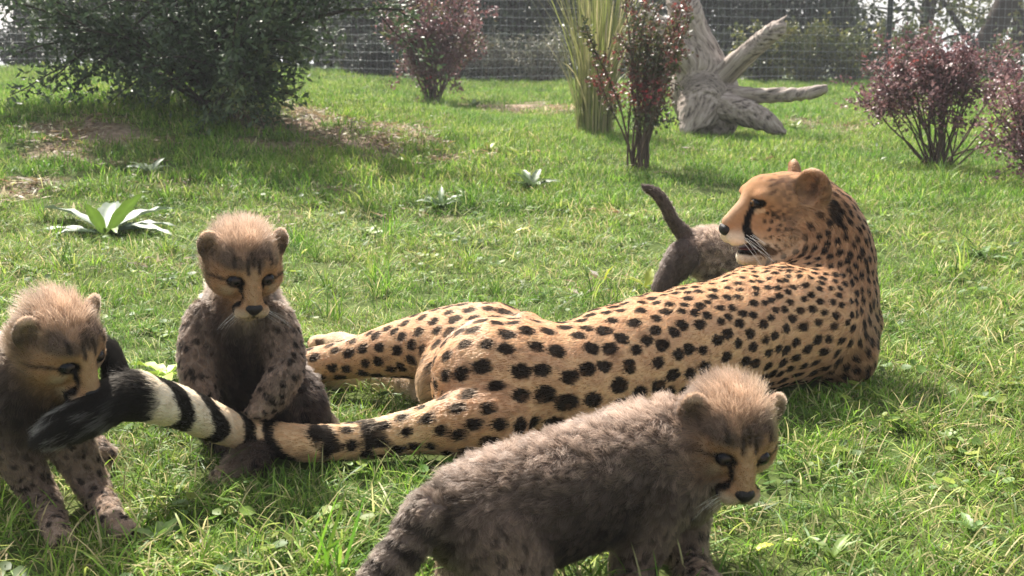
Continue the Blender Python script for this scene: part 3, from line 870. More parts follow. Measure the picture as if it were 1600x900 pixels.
    for i in cand:
        p = V[i]; s = size[i] * 2.22
        k = tuple((p // cell).astype(int)); ok = True
        for a in range(k[0] - 2, k[0] + 3):
            for b in range(k[1] - 2, k[1] + 3):
                for c in range(k[2] - 2, k[2] + 3):
                    for j in grid.get((a, b, c), ()):
                        if np.dot(sc[j] - p, sc[j] - p) < (s * .5 + ssz[j] * 1.14) ** 2: ok = False; break
                    if not ok: break
                if not ok: break
            if not ok: break
        if ok:
            grid.setdefault(k, []).append(len(sc)); sc.append(p); ssz.append(size[i])
    sc = np.array(sc); ssz = np.array(ssz) * rng.uniform(.84, 1.12, len(sc))
    sfl, _, _ = B.attrs(sc); sfl = unit(sfl)
    # small head freckles
    hc = np.where((hw > .6))[0]; hp = V[rng.permutation(hc)]; q = (hp - O) @ A.T / u
    keep = (q[:, 1] < 52) & (q[:, 1] > -30) & (q[:, 2] < 4) & (q[:, 2] > -80) & (np.abs(q[:, 0]) > 16)
    hp = hp[keep][:1500]; fs = []
    for p in hp:
        if all(np.dot(p - x, p - x) >.0118 ** 2 for x in fs): fs.append(p)
    fs = np.array(fs)
    def shade(X):
        n = len(X)
        flow, L, Z = B.attrs(X)
        z = lambda k: zz(Z, k, n)
        nz = vnoise(X * 60, 2); fine = vnoise(X * 220, 5)
        c = np.tile(M_TAN, (n, 1))
        c = mixc(c, (.63, .40, .22), .6 * sstep(.4, .7, nz))
        c = mixc(c, (.30, .155, .075), .8 * z('neck'))  # browner neck: the shade on this side is put into its colour
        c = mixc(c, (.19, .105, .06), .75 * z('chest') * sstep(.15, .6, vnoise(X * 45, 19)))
        c = mixc(c, M_CREAM, np.clip(z('pale') * .8 + z('rump') * .55, 0, 1))
        # body spots
        own, d = kd_nearest(sc, X)
        v = X - sc[own]; al = (v * sfl[own]).sum(1)
        pe = np.sqrt(np.maximum((v * v).sum(1) - al * al, 0))
        wob = (vnoise(X * 130, 31) - .5) * .34 + (fine - .5) * .15
        e = np.sqrt((al / 1.18) ** 2 + (pe / .90) ** 2) / ssz[own] + wob
        spot = sstep(1.01, .91, e) * (1 - .75 * z('rump') * (nz > .4)) * (1 - .8 * z('pale'))
        c = mixc(c, BLK, spot * .97)
        small = sstep(.72, .80, vnoise(X * 95, 77)) * .45           # stray brown flecks
        c = mixc(c, (.12, .06, .03), small * (1 - z('pale')))
        # tail: spots at its root run together into rings, black towards the tip
        t = np.clip(z('tail') + z('tuft'), 0, 1); s = tail_param(X, axis) / tot
        ct = mixc(np.tile(np.array([.62, .41, .23]), (n, 1)), (.74, .64, .50), sstep(.45, .72, s))
        ph = (X @ np.array([.3, .5, .8])) * 55
        axs = np.concatenate([[0], np.cumsum(seg)]) / tot
        zr = X[:, 2] - np.interp(s, axs, axis[:, 2])
        ring = np.sin((s * tot - .62 * zr) * 2 * np.pi / .082 + 1.0 * np.sin(ph) * .5 + 1.6 * (vnoise(X * 32, 55) - .5) - .9)
        gaps = sstep(.34, .46, vnoise(X * 42, 58) + .30 * sstep(.28, .42, s) + .2 * sstep(.5, .68, s))
        rk = sstep(.02, .30, ring) * gaps * sstep(.13, .26, s)
        rk = np.maximum(rk, sstep(.80, .82, s - .30 * zr + (fine - .5) * .02))
        rk = np.maximum(rk, sstep(.5, .9, z('tuft')))
        rk = np.maximum(rk, spot * sstep(.42, .30, s))
        ct = mixc(ct, BLK, rk * .98)
        ct = mixc(ct, (.5, .47, .43), sstep(.88, .97, s) * sstep(.52, .66, vnoise(X * 60, 9)) * .6)
        c = c + (ct - c) * np.where(s > .10, t, 0)[:, None]
        L = np.where((s > .10) & (t > .5), .010, L); L = np.where((s > .80) & (t > .5), .017 + .018 * sstep(.86, .97, s), L)
        # head
        q = (X - O) @ A.T / u; r, f, v2 = np.abs(q[:, 0]), q[:, 1], q[:, 2]
        ch = np.tile(np.array([.38, .20, .10]), (n, 1))  # brown head base, darkened to stand for its shaded side
        ch = mixc(ch, (.10, .05, .032), .75 * sstep(.45, .62, vnoise(X * 85, 61)) * sstep(55, 10, f))
        ch = mixc(ch, (.30, .145, .06), .6 * sstep(45, 70, v2))
        stk = vnoise(np.stack([r / 5, f / 15 + v2 / 30, v2 / 5 + f / 18], 1), 63)
        ch = mixc(ch, (.09, .045, .028), .8 * sstep(.50, .66, stk) * sstep(58, 40, f) * sstep(-45, -15, v2))
        ch = mixc(ch, (.62, .43, .26), sstep(-20, -50, v2) * .85)
        ch = mixc(ch, (.78, .70, .57), sstep(-34, -50, v2) * sstep(25, 60, f) * .92)
        ch = mixc(ch, (.76, .64, .50), sstep(52, 74, f) * sstep(-20, -36, v2) * .8)
        ch = mixc(ch, (.42, .27, .17), sstep(60, 80, f) * sstep(14, 6, r) * sstep(-26, -12, v2) * .8)
        m = np.stack([r * .3, f, v2], 1)
        tear = poly_dist(m, np.array([[8, 63, 14], [7, 72, -4], [6, 76, -22], [8, 72, -35], [10, 64, -42]]))
        ch = mixc(ch, BLK, sstep(7.0, 4.4, tear - 2.2 * sstep(-12, -32, v2)) * sstep(10, 16, r))
        eye = np.sqrt(((f - 63) / 11) ** 2 + ((v2 - 17) / 8) ** 2)
        ch = mixc(ch, BLK, sstep(1.15, .95, eye) * sstep(14, 20, r))
        pale = poly_dist(m, np.array([[8, 60, 4], [8, 53, 7]]))
        ch = mixc(ch, (.66, .5, .34), sstep(5, 2.5, pale) * .6 * sstep(14, 20, r))
        line = poly_dist(m, np.array([[9, 44, 8], [10, 33, -2], [11, 24, -16]]))
        ch = mixc(ch, BLK * 2, sstep(3.2, 1.6, line) * .85)
        if len(fs):
            own, d = kd_nearest(fs, X)
            ch = mixc(ch, BLK * 1.5, sstep(.0046, .0034, d + (fine - .5) * .001) * sstep(58, 48, f) * .95)
        mth = np.sqrt(((f - 64) / 27) ** 2 + ((v2 + 56) / 11.5) ** 2)
        ch = mixc(ch, BLK * .9, sstep(1.08, .92, mth))
        ea = np.clip(z('ear'), 0, 1)
        ch = mixc(ch, (.24, .12, .06), ea)
        ch = mixc(ch, BLK * 2, ea * sstep(.40, .58, vnoise(X * 70, 66) + .25 * sstep(50, 30, v2) - .1) * sstep(64, 50, v2) * .8)
        ch = mixc(ch, BLK, ea * sstep(-36, -46, f) * sstep(44, 28, v2))
        patch = np.sqrt(((f + 46) / 11) ** 2 + ((v2 - 4) / 20) ** 2) + (fine - .5) * .3
        ch = mixc(ch, (.50, .33, .20), ea * sstep(62, 69, v2) * .9)
        hw2 = np.clip(sum(z(k) for k in ('head', 'bridge', 'muzzle', 'cheek', 'chin', 'ear')), 0, 1)
        c = c + (ch - c) * hw2[:, None]
        c = mixc(c, BLK, sstep(1.1, .8, patch) * sstep(20, 30, r) * np.clip(hw2 + z('neck'), 0, 1) * .9)
        c = c * (.85 + .3 * fine)[:, None]
        return flow, L, c, hw2
    _, _, cv, _ = shade(V)
    link('body', mesh_np('body', V, F, M_SKIN, True, cv * .85), root)
    dens = np.where(hw > .5, 2.4, 1.0) * np.where((N[:, 1] > .5) & (V[:, 2] < .2), .35, 1.0) * np.where(V[:, 2] < .02, .3, 1)
    X, Nn = scatter(V, F, N, 300000, dens)
    flow, L, c, hw2 = shade(X)
    q = np.where(hw2 > .5, .8, 1.0)
    o = fur('fur', root, X, Nn, flow, L * q, c * .92, c * 1.08, M_FUR, K=4, lift=.10, clump=.18, rad=.00042, jit=.09, grav=.03)
    o['kind'] = 'stuff'
    for s in (-1, 1):
        ball('eye', w(s * (21 if s == NEAR else 14), 60, 17), A, u * np.array([10, 10, 7.5]), M_EYE, root, paint=iris((.10, .05, .015)))
    ball('nose', w(0, 101, -25), A, u * np.array([13, 9, 10]), M_NOSE, root)
    tng = ball('tongue', w(0, 58, -58), A, u * np.array([13, 18, 3.0]), simple("tongue", (.10, .03, .03), .5), root)
    pts = []
    for s in (-1, 1):
        for i in range(11):
            a = w(s * (23 + 2 * (i % 2)), 82 - 5 * (i % 4), -31 - 5 * (i // 4))
            d = unit(A[0] * s * .9 + bk * rng.uniform(.5, 1.1) - up * rng.uniform(.3, 1.1)); l = u * rng.uniform(28, 62)
            t = np.linspace(0, 1, 6)[:, None]
            pts.append(a + d * l * t + (bk * .5 - up) * l * .16 * t * t)
    pts = np.array(pts)
    hair_object('whiskers', pts, np.full(pts.shape[:2], .00042) * np.linspace(1, .4, 6)[None], np.full(pts.shape, .8), M_WHISK, root)['kind'] = 'stuff'
    return B
BODIES = [build_mother(), build_front_cub(), build_sitting_cub(), build_biting_cub(), build_far_cub()]
# ------------------------------------------------------------------ grass: tufts of curved blades set out over the lawn
def leaf_mat(name, transl=.4, rough=.5, spec=.35, vary=.35, patch=True):
    m, t, b = nt_mat(name)
    a = t.nodes.new('ShaderNodeAttribute'); a.attribute_name = 'tint'
    oi = t.nodes.new('ShaderNodeObjectInfo')
    mr = t.nodes.new('ShaderNodeMapRange'); mr.inputs['To Min'].default_value = 1 - vary; mr.inputs['To Max'].default_value = 1 + vary
    t.links.new(oi.outputs['Random'], mr.inputs['Value'])
    vm = t.nodes.new('ShaderNodeVectorMath'); vm.operation = 'SCALE'
    t.links.new(a.outputs['Color'], vm.inputs[0]); t.links.new(mr.outputs[0], vm.inputs['Scale'])
    src = vm.outputs[0]
    if patch:
        g = t.nodes.new('ShaderNodeNewGeometry')
        n = t.nodes.new('ShaderNodeTexNoise'); n.inputs['Scale'].default_value = 1.7; n.inputs['Detail'].default_value = 3
        t.links.new(g.outputs['Position'], n.inputs['Vector'])
        mx = t.nodes.new('ShaderNodeMix'); mx.data_type = 'RGBA'; mx.blend_type = 'MULTIPLY'
        mx.inputs['Factor'].default_value = 1.0
        cr = t.nodes.new('ShaderNodeValToRGB')
        cr.color_ramp.elements[0].position = .35; cr.color_ramp.elements[0].color = (.72, .86, .62, 1)
        cr.color_ramp.elements[1].position = .66; cr.color_ramp.elements[1].color = (1.22, 1.12, 1.0, 1)
        t.links.new(n.outputs['Fac'], cr.inputs[0])
        t.links.new(src, mx.inputs['A']); t.links.new(cr.outputs[0], mx.inputs['B']); src = mx.outputs['Result']
    t.links.new(src, b.inputs['Base Color'])
    b.inputs['Roughness'].default_value = rough; b.inputs['Specular IOR Level'].default_value = spec
    tr = t.nodes.new('ShaderNodeBsdfTranslucent'); t.links.new(src, tr.inputs['Color'])
    ms = t.nodes.new('ShaderNodeMixShader'); ms.inputs[0].default_value = transl
    t.links.new(b.outputs[0], ms.inputs[1]); t.links.new(tr.outputs[0], ms.inputs[2])
    t.links.new(ms.outputs[0], t.nodes['Material Output'].inputs[0])
    return m
M_GRASS = leaf_mat("grass blades", transl=.45, rough=.5, spec=.2)
def blade(mb, base, yaw, length, width, lean, bend, col, seg=4, twist=0.0):
    d = np.array([math.cos(yaw), math.sin(yaw), 0]); s0 = np.array([-d[1], d[0], 0])
    t = np.linspace(0, 1, seg + 1)
    a = lean + bend * t                                     # angle from upright along the blade
    st_ = length / seg
    p = [np.asarray(base, float)]
    for i in range(seg):
        p.append(p[-1] + st_ * (d * math.sin(a[i]) + np.array([0, 0, math.cos(a[i])])))
    p = np.array(p); p[:, 2] = np.maximum(p[:, 2], .003)
    w = width * np.array([.8, 1, .9, .62, .0])[np.round(np.linspace(0, 4, seg + 1)).astype(int)] * .5
    tw = twist * t
    s = s0[None] * np.cos(tw)[:, None] + np.array([0, 0, 1.])[None] * np.sin(tw)[:, None]
    V = []; F = []
    for i in range(seg):
        V += [p[i] - s[i] * w[i], p[i] + s[i] * w[i]]
    V.append(p[-1])
    for i in range(seg - 1): F.append([2 * i, 2 * i + 1, 2 * i + 3, 2 * i + 2])
    mb.add(V, F, col); n = len(V)
    mb.add([V[n - 3], V[n - 2], V[n - 1]], [[0, 1, 2]], col)
GREENS = np.array([[.095, .19, .022], [.135, .245, .030], [.19, .305, .045], [.07, .155, .022], [.17, .265, .05], [.29, .35, .09]])
STRAW = np.array([.50, .44, .25])
tufts = bpy.data.collections.new("tufts")
def tuft(kind):
    mb = MB()
    if kind < 3:        # short mixed turf
        n, R, l0, l1, wd = 36, .055, .022, .060, .0029
    elif kind < 6:      # longer, lying and tangled
        n, R, l0, l1, wd = 24, .055, .05, .105, .0032
    elif kind < 9:      # farther off: wider tufts with fewer, broader blades
        n, R, l0, l1, wd = 60, .13, .035, .095, .0056
    else:               # coarse upright clump
        n, R, l0, l1, wd = 26, .035, .09, .18, .0048
    for i in range(n):
        a = random.uniform(0, 2 * math.pi); r = R * math.sqrt(random.random())
        c = GREENS[random.randrange(len(GREENS))] * random.uniform(.75, 1.3)
        if random.random() < ((.20 if 2 < kind < 6 else .11) if kind < 9 else .05): c = STRAW * random.uniform(.5, 1.1)
        lay = kind in (3, 4, 5)
        blade(mb, (r * math.cos(a), r * math.sin(a), 0), random.uniform(0, 2 * math.pi), random.uniform(l0, l1), wd * random.uniform(.6, 1.25),
              random.uniform(.1, .75) + (.35 if lay else 0), random.uniform(.2, 1.5) + (.3 if lay else 0), c, 4 if kind not in (6, 7, 8) else 3, random.uniform(-.9, .9))
    o = bpy.data.objects.new("turf_tuft", mb.mesh("turf_tuft", M_GRASS)); tufts.objects.link(o)
for k in range(11): tuft(k)
def clover(k):
    mb = MB()
    for i in range(9):
        a = random.uniform(0, 6.28); r = .05 * math.sqrt(random.random()); h = random.uniform(.012, .035); c = np.array([r * math.cos(a), r * math.sin(a), h])
        col = np.array([[.08, .15, .03], [.13, .20, .04], [.20, .25, .05]][random.randrange(3)]) * random.uniform(.8, 1.2)
        s = random.uniform(.006, .013); yaw = random.uniform(0, 6.28); tl = np.array([random.uniform(-.5, .5), random.uniform(-.5, .5), 1]); tl /= np.linalg.norm(tl)
        e1 = unit(np.cross(tl, [math.cos(yaw), math.sin(yaw), 0.1])); e2 = np.cross(tl, e1)
        ang = np.arange(7) / 7 * 2 * np.pi
        ring = c + s * (np.cos(ang)[:, None] * e1 * 1.3 + np.sin(ang)[:, None] * e2) * (1 + .1 * np.sin(ang * 3))[:, None]
        mb.add(np.vstack([ring, c - tl * s * .2]), [[j, (j + 1) % 7, 7] for j in range(7)], col)
        mb.tube([(c[0] * .4, c[1] * .4, 0), c], [.0008, .0008], 3, col, cap=False)
    o = bpy.data.objects.new("turf_tuft_broad", mb.mesh("turf_tuft_broad", M_GRASS)); tufts.objects.link(o)
for k in range(2): clover(k)
def litter(k):
    mb = MB()
    for i in range(26):
        a = random.uniform(0, 6.28); r = .09 * math.sqrt(random.random()); c = np.array([r * math.cos(a), r * math.sin(a), random.uniform(.004, .016)])
        col = np.array([[.20, .13, .085], [.30, .21, .14], [.42, .36, .28], [.14, .09, .06]][random.randrange(4)]) * random.uniform(.7, 1.2)
        l = random.uniform(.008, .03); w = l * random.uniform(.12, .6); d = unit(np.array([random.gauss(0, 1), random.gauss(0, 1), random.gauss(0, .25)])); s = unit(np.cross(d, [0.2, .1, 1]))
        mb.add([c - d * l, c + s * w * .5 + [0, 0, .002], c + d * l, c - s * w * .5], [[0, 1, 2, 3]], col)
    o = bpy.data.objects.new("turf_litter", mb.mesh("turf_litter", M_GRASS)); tufts.objects.link(o)
for k in range(2): litter(k)
NT = len(tufts.objects)
def spread(n, y0, y1, kinds, probs, sc0, sc1, keep=1.0):
    y = np.sqrt(rng.uniform(y0 ** 2, y1 ** 2, n)); x = rng.uniform(-1, 1, n) * (y * .60 + .8)
    z = H(x, y)
    d = dirt(x, y)
    k = rng.random(n) > d * (.80 + .16 * sstep(7, 9, y))
    patch = vnoise(np.stack([x * 2.3, y * 2.3, z * 0], 1), 91)
    k &= rng.random(n) < keep * (.55 + .9 * patch)
    X = np.stack([x, y, z], 1)[k]
    for B in BODIES:                                         # none under or inside the animals
        near = np.zeros(len(X), bool)
        lo, hi = np.min([B.bounds(p)[0] for p in B.pr], 0), np.max([B.bounds(p)[1] for p in B.pr], 0)
        m = np.all((X[:, :2] > lo[:2] - .05) & (X[:, :2] < hi[:2] + .05), axis=1)
        if m.any():
            q = X[m]
            ins = np.zeros(len(q), bool)
            for dz in (.008, .03, .055): ins |= B.inside(q + np.array([0, 0, dz])) < .010
            near[m] = ins
        X = X[~near]
    n = len(X)
    return X, rng.choice(kinds, n, p=np.array(probs) / sum(probs)), rng.uniform(sc0, sc1, n) * (.75 + .5 * vnoise(X * np.array([1.3, 1.3, 0]), 92))
def grass_object(sets, name):
    X = np.vstack([s[0] for s in sets]); K = np.concatenate([s[1] for s in sets]); S = np.concatenate([s[2] for s in sets]); n = len(X)
    me = bpy.data.meshes.new(name); me.vertices.add(n); me.vertices.foreach_set('co', X.astype(np.float32).ravel())
    a = me.attributes.new('kind_index', 'INT', 'POINT'); a.data.foreach_set('value', K.astype(np.int32))
    a = me.attributes.new('size', 'FLOAT', 'POINT'); a.data.foreach_set('value', S.astype(np.float32))
    R = np.stack([rng.normal(0, .12, n), rng.normal(0, .12, n), rng.uniform(0, 6.283, n)], 1)
    a = me.attributes.new('turn', 'FLOAT_VECTOR', 'POINT'); a.data.foreach_set('vector', R.astype(np.float32).ravel())
    o = tag(link(name, me), 'tangled lawn grass', None, None, 'stuff')
    ng = bpy.data.node_groups.new("turf", 'GeometryNodeTree')
    ng.interface.new_socket('Geometry', in_out='INPUT', socket_type='NodeSocketGeometry'); ng.interface.new_socket('Geometry', in_out='OUTPUT', socket_type='NodeSocketGeometry')
    gi = ng.nodes.new('NodeGroupInput'); go = ng.nodes.new('NodeGroupOutput')
    ci = ng.nodes.new('GeometryNodeCollectionInfo'); ci.inputs['Collection'].default_value = tufts
    ci.inputs['Separate Children'].default_value = True; ci.inputs['Reset Children'].default_value = True
    ip = ng.nodes.new('GeometryNodeInstanceOnPoints'); ip.inputs['Pick Instance'].default_value = True
    def na(nm, ty):
        q = ng.nodes.new('GeometryNodeInputNamedAttribute'); q.data_type = ty; q.inputs['Name'].default_value = nm; return q.outputs['Attribute']
    ng.links.new(gi.outputs[0], ip.inputs['Points']); ng.links.new(ci.outputs[0], ip.inputs['Instance'])
    ng.links.new(na('kind_index', 'INT'), ip.inputs['Instance Index']); ng.links.new(na('turn', 'FLOAT_VECTOR'), ip.inputs['Rotation']); ng.links.new(na('size', 'FLOAT'), ip.inputs['Scale'])
    ng.links.new(ip.outputs[0], go.inputs[0])
    o.modifiers.new("turf", 'NODES').node_group = ng
    return o
ORDER = sorted(range(NT), key=lambda i: tufts.objects[i].name)          # collection info lists children by name
POS = {i: ORDER.index(i) for i in range(NT)}
kk = lambda l: [POS[i] for i in l]
n_ = 14000
lx = rng.uniform(-5, 4.5, n_); ly = rng.uniform(3, 11, n_); ld = dirt(lx, ly); lk = rng.random(n_) < ld * .8 + .012
DLIT = (np.stack([lx, ly, H(lx, ly)], 1)[lk], rng.choice(kk([13, 14]), lk.sum()), rng.uniform(.7, 1.5, lk.sum()))
grass_object([
    spread(7200, .95, 3.0, kk([0, 1, 2, 3, 4, 5, 9, 10, 11, 12]), [3, 3, 3, 4, 4, 4, .012, .012, .9, .9], .5, .82),
    spread(7000, 2.9, 5.2, kk([0, 1, 2, 3, 4, 5, 9, 10, 11, 12]), [4, 4, 4, 3, 3, 3, .2, .2, .8, .8], .6, .98),
    spread(11500, 5.0, 9.5, kk([6, 7, 8, 3, 9, 11]), [5, 5, 5, 2, .35, .5], .5, .85),
    spread(11500, 9.3, 16.5, kk([6, 7, 8, 9]), [5, 5, 5, .4], .6, 1.0), DLIT], 'grass')

# ------------------------------------------------------------------ leaves and shrubs
def leaf_quads(C, D, Nn, ln, wd, col):
    """pointed leaves as folded diamonds: centre C, long axis D, face normal Nn"""
    n = len(C); S = unit(np.cross(D, Nn))
    ln = np.broadcast_to(ln, (n,))[:, None]; wd = np.broadcast_to(wd, (n,))[:, None]
    a = C - D * ln * .5; b = C + S * wd * .5 - Nn * wd * .12 + D * ln * .05; c = C + D * ln * .5 - Nn * ln * .12; d = C - S * wd * .5 - Nn * wd * .12 + D * ln * .05
    m = C + Nn * wd * .10 + D * ln * .05
    V = np.stack([a, b, c, d, m], 1).reshape(-1, 3)
    i = np.arange(n)[:, None] * 5
    F = np.concatenate([i + np.array([[0, 1, 4]]), i + np.array([[1, 2, 4]]), i + np.array([[2, 3, 4]]), i + np.array([[3, 0, 4]])])
    return V, F, np.repeat(col, 5, axis=0)
def rand_dirs(n, up=0.0):
    v = rng.normal(size=(n, 3)); v[:, 2] += up
    return unit(v)
M_LEAF = leaf_mat("leaves", transl=.35, rough=.45, spec=.4, vary=.0, patch=False)
M_LEAF_DARK = leaf_mat("evergreen leaves", transl=.3, rough=.5, spec=.3, vary=.0, patch=False)
M_BARK = simple("bark", (.085, .062, .045), rough=.95, spec=.1, bump=.5, scale=60, var=.4)
M_TRUNK = simple("dark bark", (.045, .036, .030), rough=.95, spec=.1, bump=.6, scale=18, var=.45)
def branch_pts(a, d, l, droop, wig, n=7):
    p = [np.asarray(a, float)]; d = unit(np.asarray(d, float))
    for i in range(n - 1):
        d = unit(d + rng.normal(size=3) * wig + np.array([0, 0, -droop]))
        p.append(p[-1] + d * l / (n - 1))
    return np.array(p)
def shrub(name, label, cat, base, stems, leaf, cols, group=None, lsz=(.02, .012), cluster=.05, leaves=4000, mat=None, lo=.35, twigs=3, stem_r=.006, twig_l=.22, dens_tip=1.0, bark=None, droop=.02):
    """stems: list of (direction, length); twigs grow from their upper part and carry the leaves"""
    root = thing(name, label, cat, base, group)
    st_ = MB(); ends = []
    for d, l in stems:
        b0 = base + np.array([rng.normal() * .03, rng.normal() * .03, -.01])
        p = branch_pts(b0, d, l, droop, .09, 9)
        st_.tube(p, np.linspace(stem_r, stem_r * .35, 9) * rng.uniform(.8, 1.2), 5)
        ends.append((p, l))
        for k in range(twigs):
            i = int(len(p) * rng.uniform(lo, .98))
            q = branch_pts(p[min(i, 8)], unit(p[min(i, 8)] - p[max(i - 1, 0)]) + rng.normal(size=3) * .75, twig_l * rng.uniform(.5, 1.3), droop * 2, .16, 6)
            st_.tube(q, np.linspace(stem_r * .4, stem_r * .15, 6), 4)
            ends.append((q, twig_l))
    st_.build('stems', bark or M_BARK, root)
    wts = np.array([l for _, l in ends]); wts /= wts.sum()
    pick = rng.choice(len(ends), leaves, p=wts)
    C = np.zeros((leaves, 3)); T = np.zeros((leaves, 3))
    for e, (p, l) in enumerate(ends):
        m = np.where(pick == e)[0]
        if len(m) == 0: continue
        full = len(p) == 9
        t = rng.uniform(lo if full else .1, 1, len(m)) ** (1 / (1 + dens_tip * .5)) * (len(p) - 1)
        i = np.minimum(t.astype(int), len(p) - 2); f = (t - i)[:, None]
        C[m] = p[i] * (1 - f) + p[i + 1] * f; T[m] = unit(p[i + 1] - p[i])
    D = unit(T * .6 + rng.normal(size=(leaves, 3)) * .7 + np.array([0, 0, .1]))
    C = C + D * lsz[0] * .5 + rng.normal(size=(leaves, 3)) * cluster * .35
    Nn = unit(np.cross(D, rng.normal(size=(leaves, 3))) + np.array([0, 0, .9])); Nn = unit(Nn - D * (Nn * D).sum(1, keepdims=True))
    cc = cols(C, leaves)
    V, F, c = leaf_quads(C, D, Nn, lsz[0] * rng.uniform(.6, 1.25, leaves), lsz[1] * rng.uniform(.6, 1.25, leaves), cc)
    o = link('foliage', mesh_np('foliage', V, F, mat or M_LEAF, True, c), root); o['kind'] = 'stuff'
    return root
def fan(n, spread_, l0, l1, tilt=0.0, side=1.0):
    out = []
    for i in range(n):
        a = rng.uniform(0, 2 * np.pi); s = spread_ * rng.uniform(.15, 1)
        out.append((np.array([math.cos(a) * s * side + tilt, math.sin(a) * s * .8, 1.0]), rng.uniform(l0, l1)))
    return out
def palette(cols, w, jit=.25):
    cols = np.array(cols); w = np.array(w, float); w /= w.sum()
    def f(C, n):
        base = vnoise(C * 6, 17)
        k = np.clip(((base - .2) / .6 * .5 + rng.random(n) * .5) , 0, .999)
        k = np.searchsorted(np.cumsum(w), k); k = np.minimum(k, len(cols) - 1)
        return cols[k] * (1 + jit * rng.normal(size=(n, 1)) * .6).clip(.4, 1.8)
    return f
pur = palette([[.10, .045, .050], [.16, .075, .080], [.24, .14, .14], [.085, .055, .048], [.22, .06, .055]], [3, 4, 3, 2, 1])
redgreen = palette([[.055, .07, .027], [.085, .085, .035], [.13, .06, .045], [.20, .05, .045], [.34, .04, .045]], [3, 3, 2.4, 1.8, 1.2])
mixA = palette([[.10, .045, .048], [.17, .085, .085], [.09, .075, .035], [.12, .10, .03], [.27, .045, .045]], [3, 4, 2, 1.5, 1])
bA = G(680, 163)
shrub('barberry_bush', 'purple leaved bush between the dark evergreen and the tall grass clump', 'bush', bA, fan(30, .60, .65, 1.12, .04), None, mixA, 'barberry bushes', (.040, .024), .09, 9500, lo=.28, twigs=4, stem_r=.008, twig_l=.26)
bB = G(1000, 268)
shrub('barberry_bush', 'slender bush with red and green leaves in front of the driftwood stump', 'bush', bB, fan(18, .15, .50, 1.0, .03) + [(np.array([-.60, 0, 1.0]), .66), (np.array([.38, 0, 1.0]), .55)], None, redgreen, 'barberry bushes', (.025, .016), .04, 4600, lo=.30, twigs=4, stem_r=.007, twig_l=.13)
bC = G(1468, 268)
shrub('barberry_bush', 'rounded purple bush with many bare stems standing right of the spotted adult', 'bush', bC, fan(34, .66, .50, .70, 0, 1.1) + [(np.array([-.95, 0, 1.0]), .58), (np.array([-1.05, .1, 1.15]), .60), (np.array([1.1, 0, 1.0]), .6), (np.array([1.1, 0, 1.15]), .64)], None, pur, 'barberry bushes', (.028, .017), .06, 8000, lo=.60, twigs=4, stem_r=.006, twig_l=.20)
bD = G(1650, 300)
shrub('barberry_bush', 'purple bush cut off by the picture\'s edge beside the rounded one', 'bush', bD, fan(16, .6, .4, .62) + [(np.array([-.7, 0, .8]), .45), (np.array([-.9, 0, .55]), .4), (np.array([-.5, 0, 1.0]), .55)], None, pur, 'barberry bushes', (.026, .015), .06, 3600, lo=.3, twigs=4, stem_r=.006, twig_l=.20)
# the big evergreen
eg = palette([[.038, .062, .030], [.062, .095, .042], [.10, .135, .055], [.17, .20, .06]], [4, 4, 2.2, .5])
bE = G(335, 168)
stems = [(np.array([x, rng.normal() * .35, 1.0]), l) for x, l in ((-.55, 1.25), (-.4, 1.4), (-.25, 1.5), (-.1, 1.6), (0, 1.6), (.12, 1.6), (.25, 1.5), (.35, 1.4), (.5, 1.25), (.62, 1.15), (-.8, 1.1), (.15, 1.3), (-.3, 1.2), (.4, 1.1))]
stems += [(np.array([x, y, z]), l) for x, y, z, l in ((-.9, .2, 1.1, 1.3), (-1.1, 0, 1.15, 1.35), (-.75, -.1, .8, .75), (.35, -.8, .75, .62), (.1, -.9, .8, .6), (.5, -.5, .9, .7), (.25, -.6, 1, .8), (.55, -.3, .8, .6), (.2, -.5, .55, .5), (.75, .2, 1.1, 1.25), (-.3, -.6, 1.0, .9), (-.6, -.3, .8, .8), (.4, -.2, .6, .5))]
shrub('evergreen_bush', 'large dark evergreen shrub with several stems on the grassy bank', 'bush', bE, stems, None, eg, None, (.046, .020), .12, 27000, M_LEAF_DARK, lo=.22, twigs=9, stem_r=.017, twig_l=.40, bark=M_TRUNK, droop=.05)

# ------------------------------------------------------------------ tall grass clumps
M_REED = leaf_mat("reed blades", transl=.3, rough=.5, spec=.3, vary=0, patch=False)
def clump(name, label, base, n, hgt, spread_, cols, width=.007, group='tall ornamental grasses', R=.07):
    root = thing(name, label, 'ornamental grass', base, group)
    mb = MB()
    for i in range(n):
        a = random.uniform(0, 6.283); r = R * math.sqrt(random.random())
        lean = abs(random.gauss(0, spread_)); c = np.array(cols[random.randrange(len(cols))]) * random.uniform(.7, 1.25)
        blade(mb, base + np.array([r * math.cos(a), r * math.sin(a), 0]), a + random.uniform(-.7, .7), hgt * random.uniform(.55, 1.05), width * random.uniform(.6, 1.2), lean * .3, lean * random.uniform(.6, 2.2), c, 6, random.uniform(-.5, .5))
    o = mb.build('blades', M_REED, root); o['kind'] = 'stuff'
    return root
REED = [[.24, .26, .08], [.32, .31, .13], [.19, .22, .06], [.38, .33, .18], [.14, .16, .05]]
clump('tall_grass_clump', 'tall yellow green grass clump left of the driftwood stump', G(930, 212), 330, 1.2, .30, REED, .009, R=.12)
clump('tall_grass_clump', 'low grey dry grass tussock beside the evergreen shrub', G(545, 112), 240, .50, .75, [[.22, .20, .12], [.28, .24, .14], [.16, .16, .08]], .007, R=.12)
clump('tall_grass_clump', 'dark green grass tussock half behind the evergreen shrub', G(492, 108), 240, .55, .4, [[.10, .12, .05], [.14, .15, .06], [.19, .18, .09]], .008, R=.14)
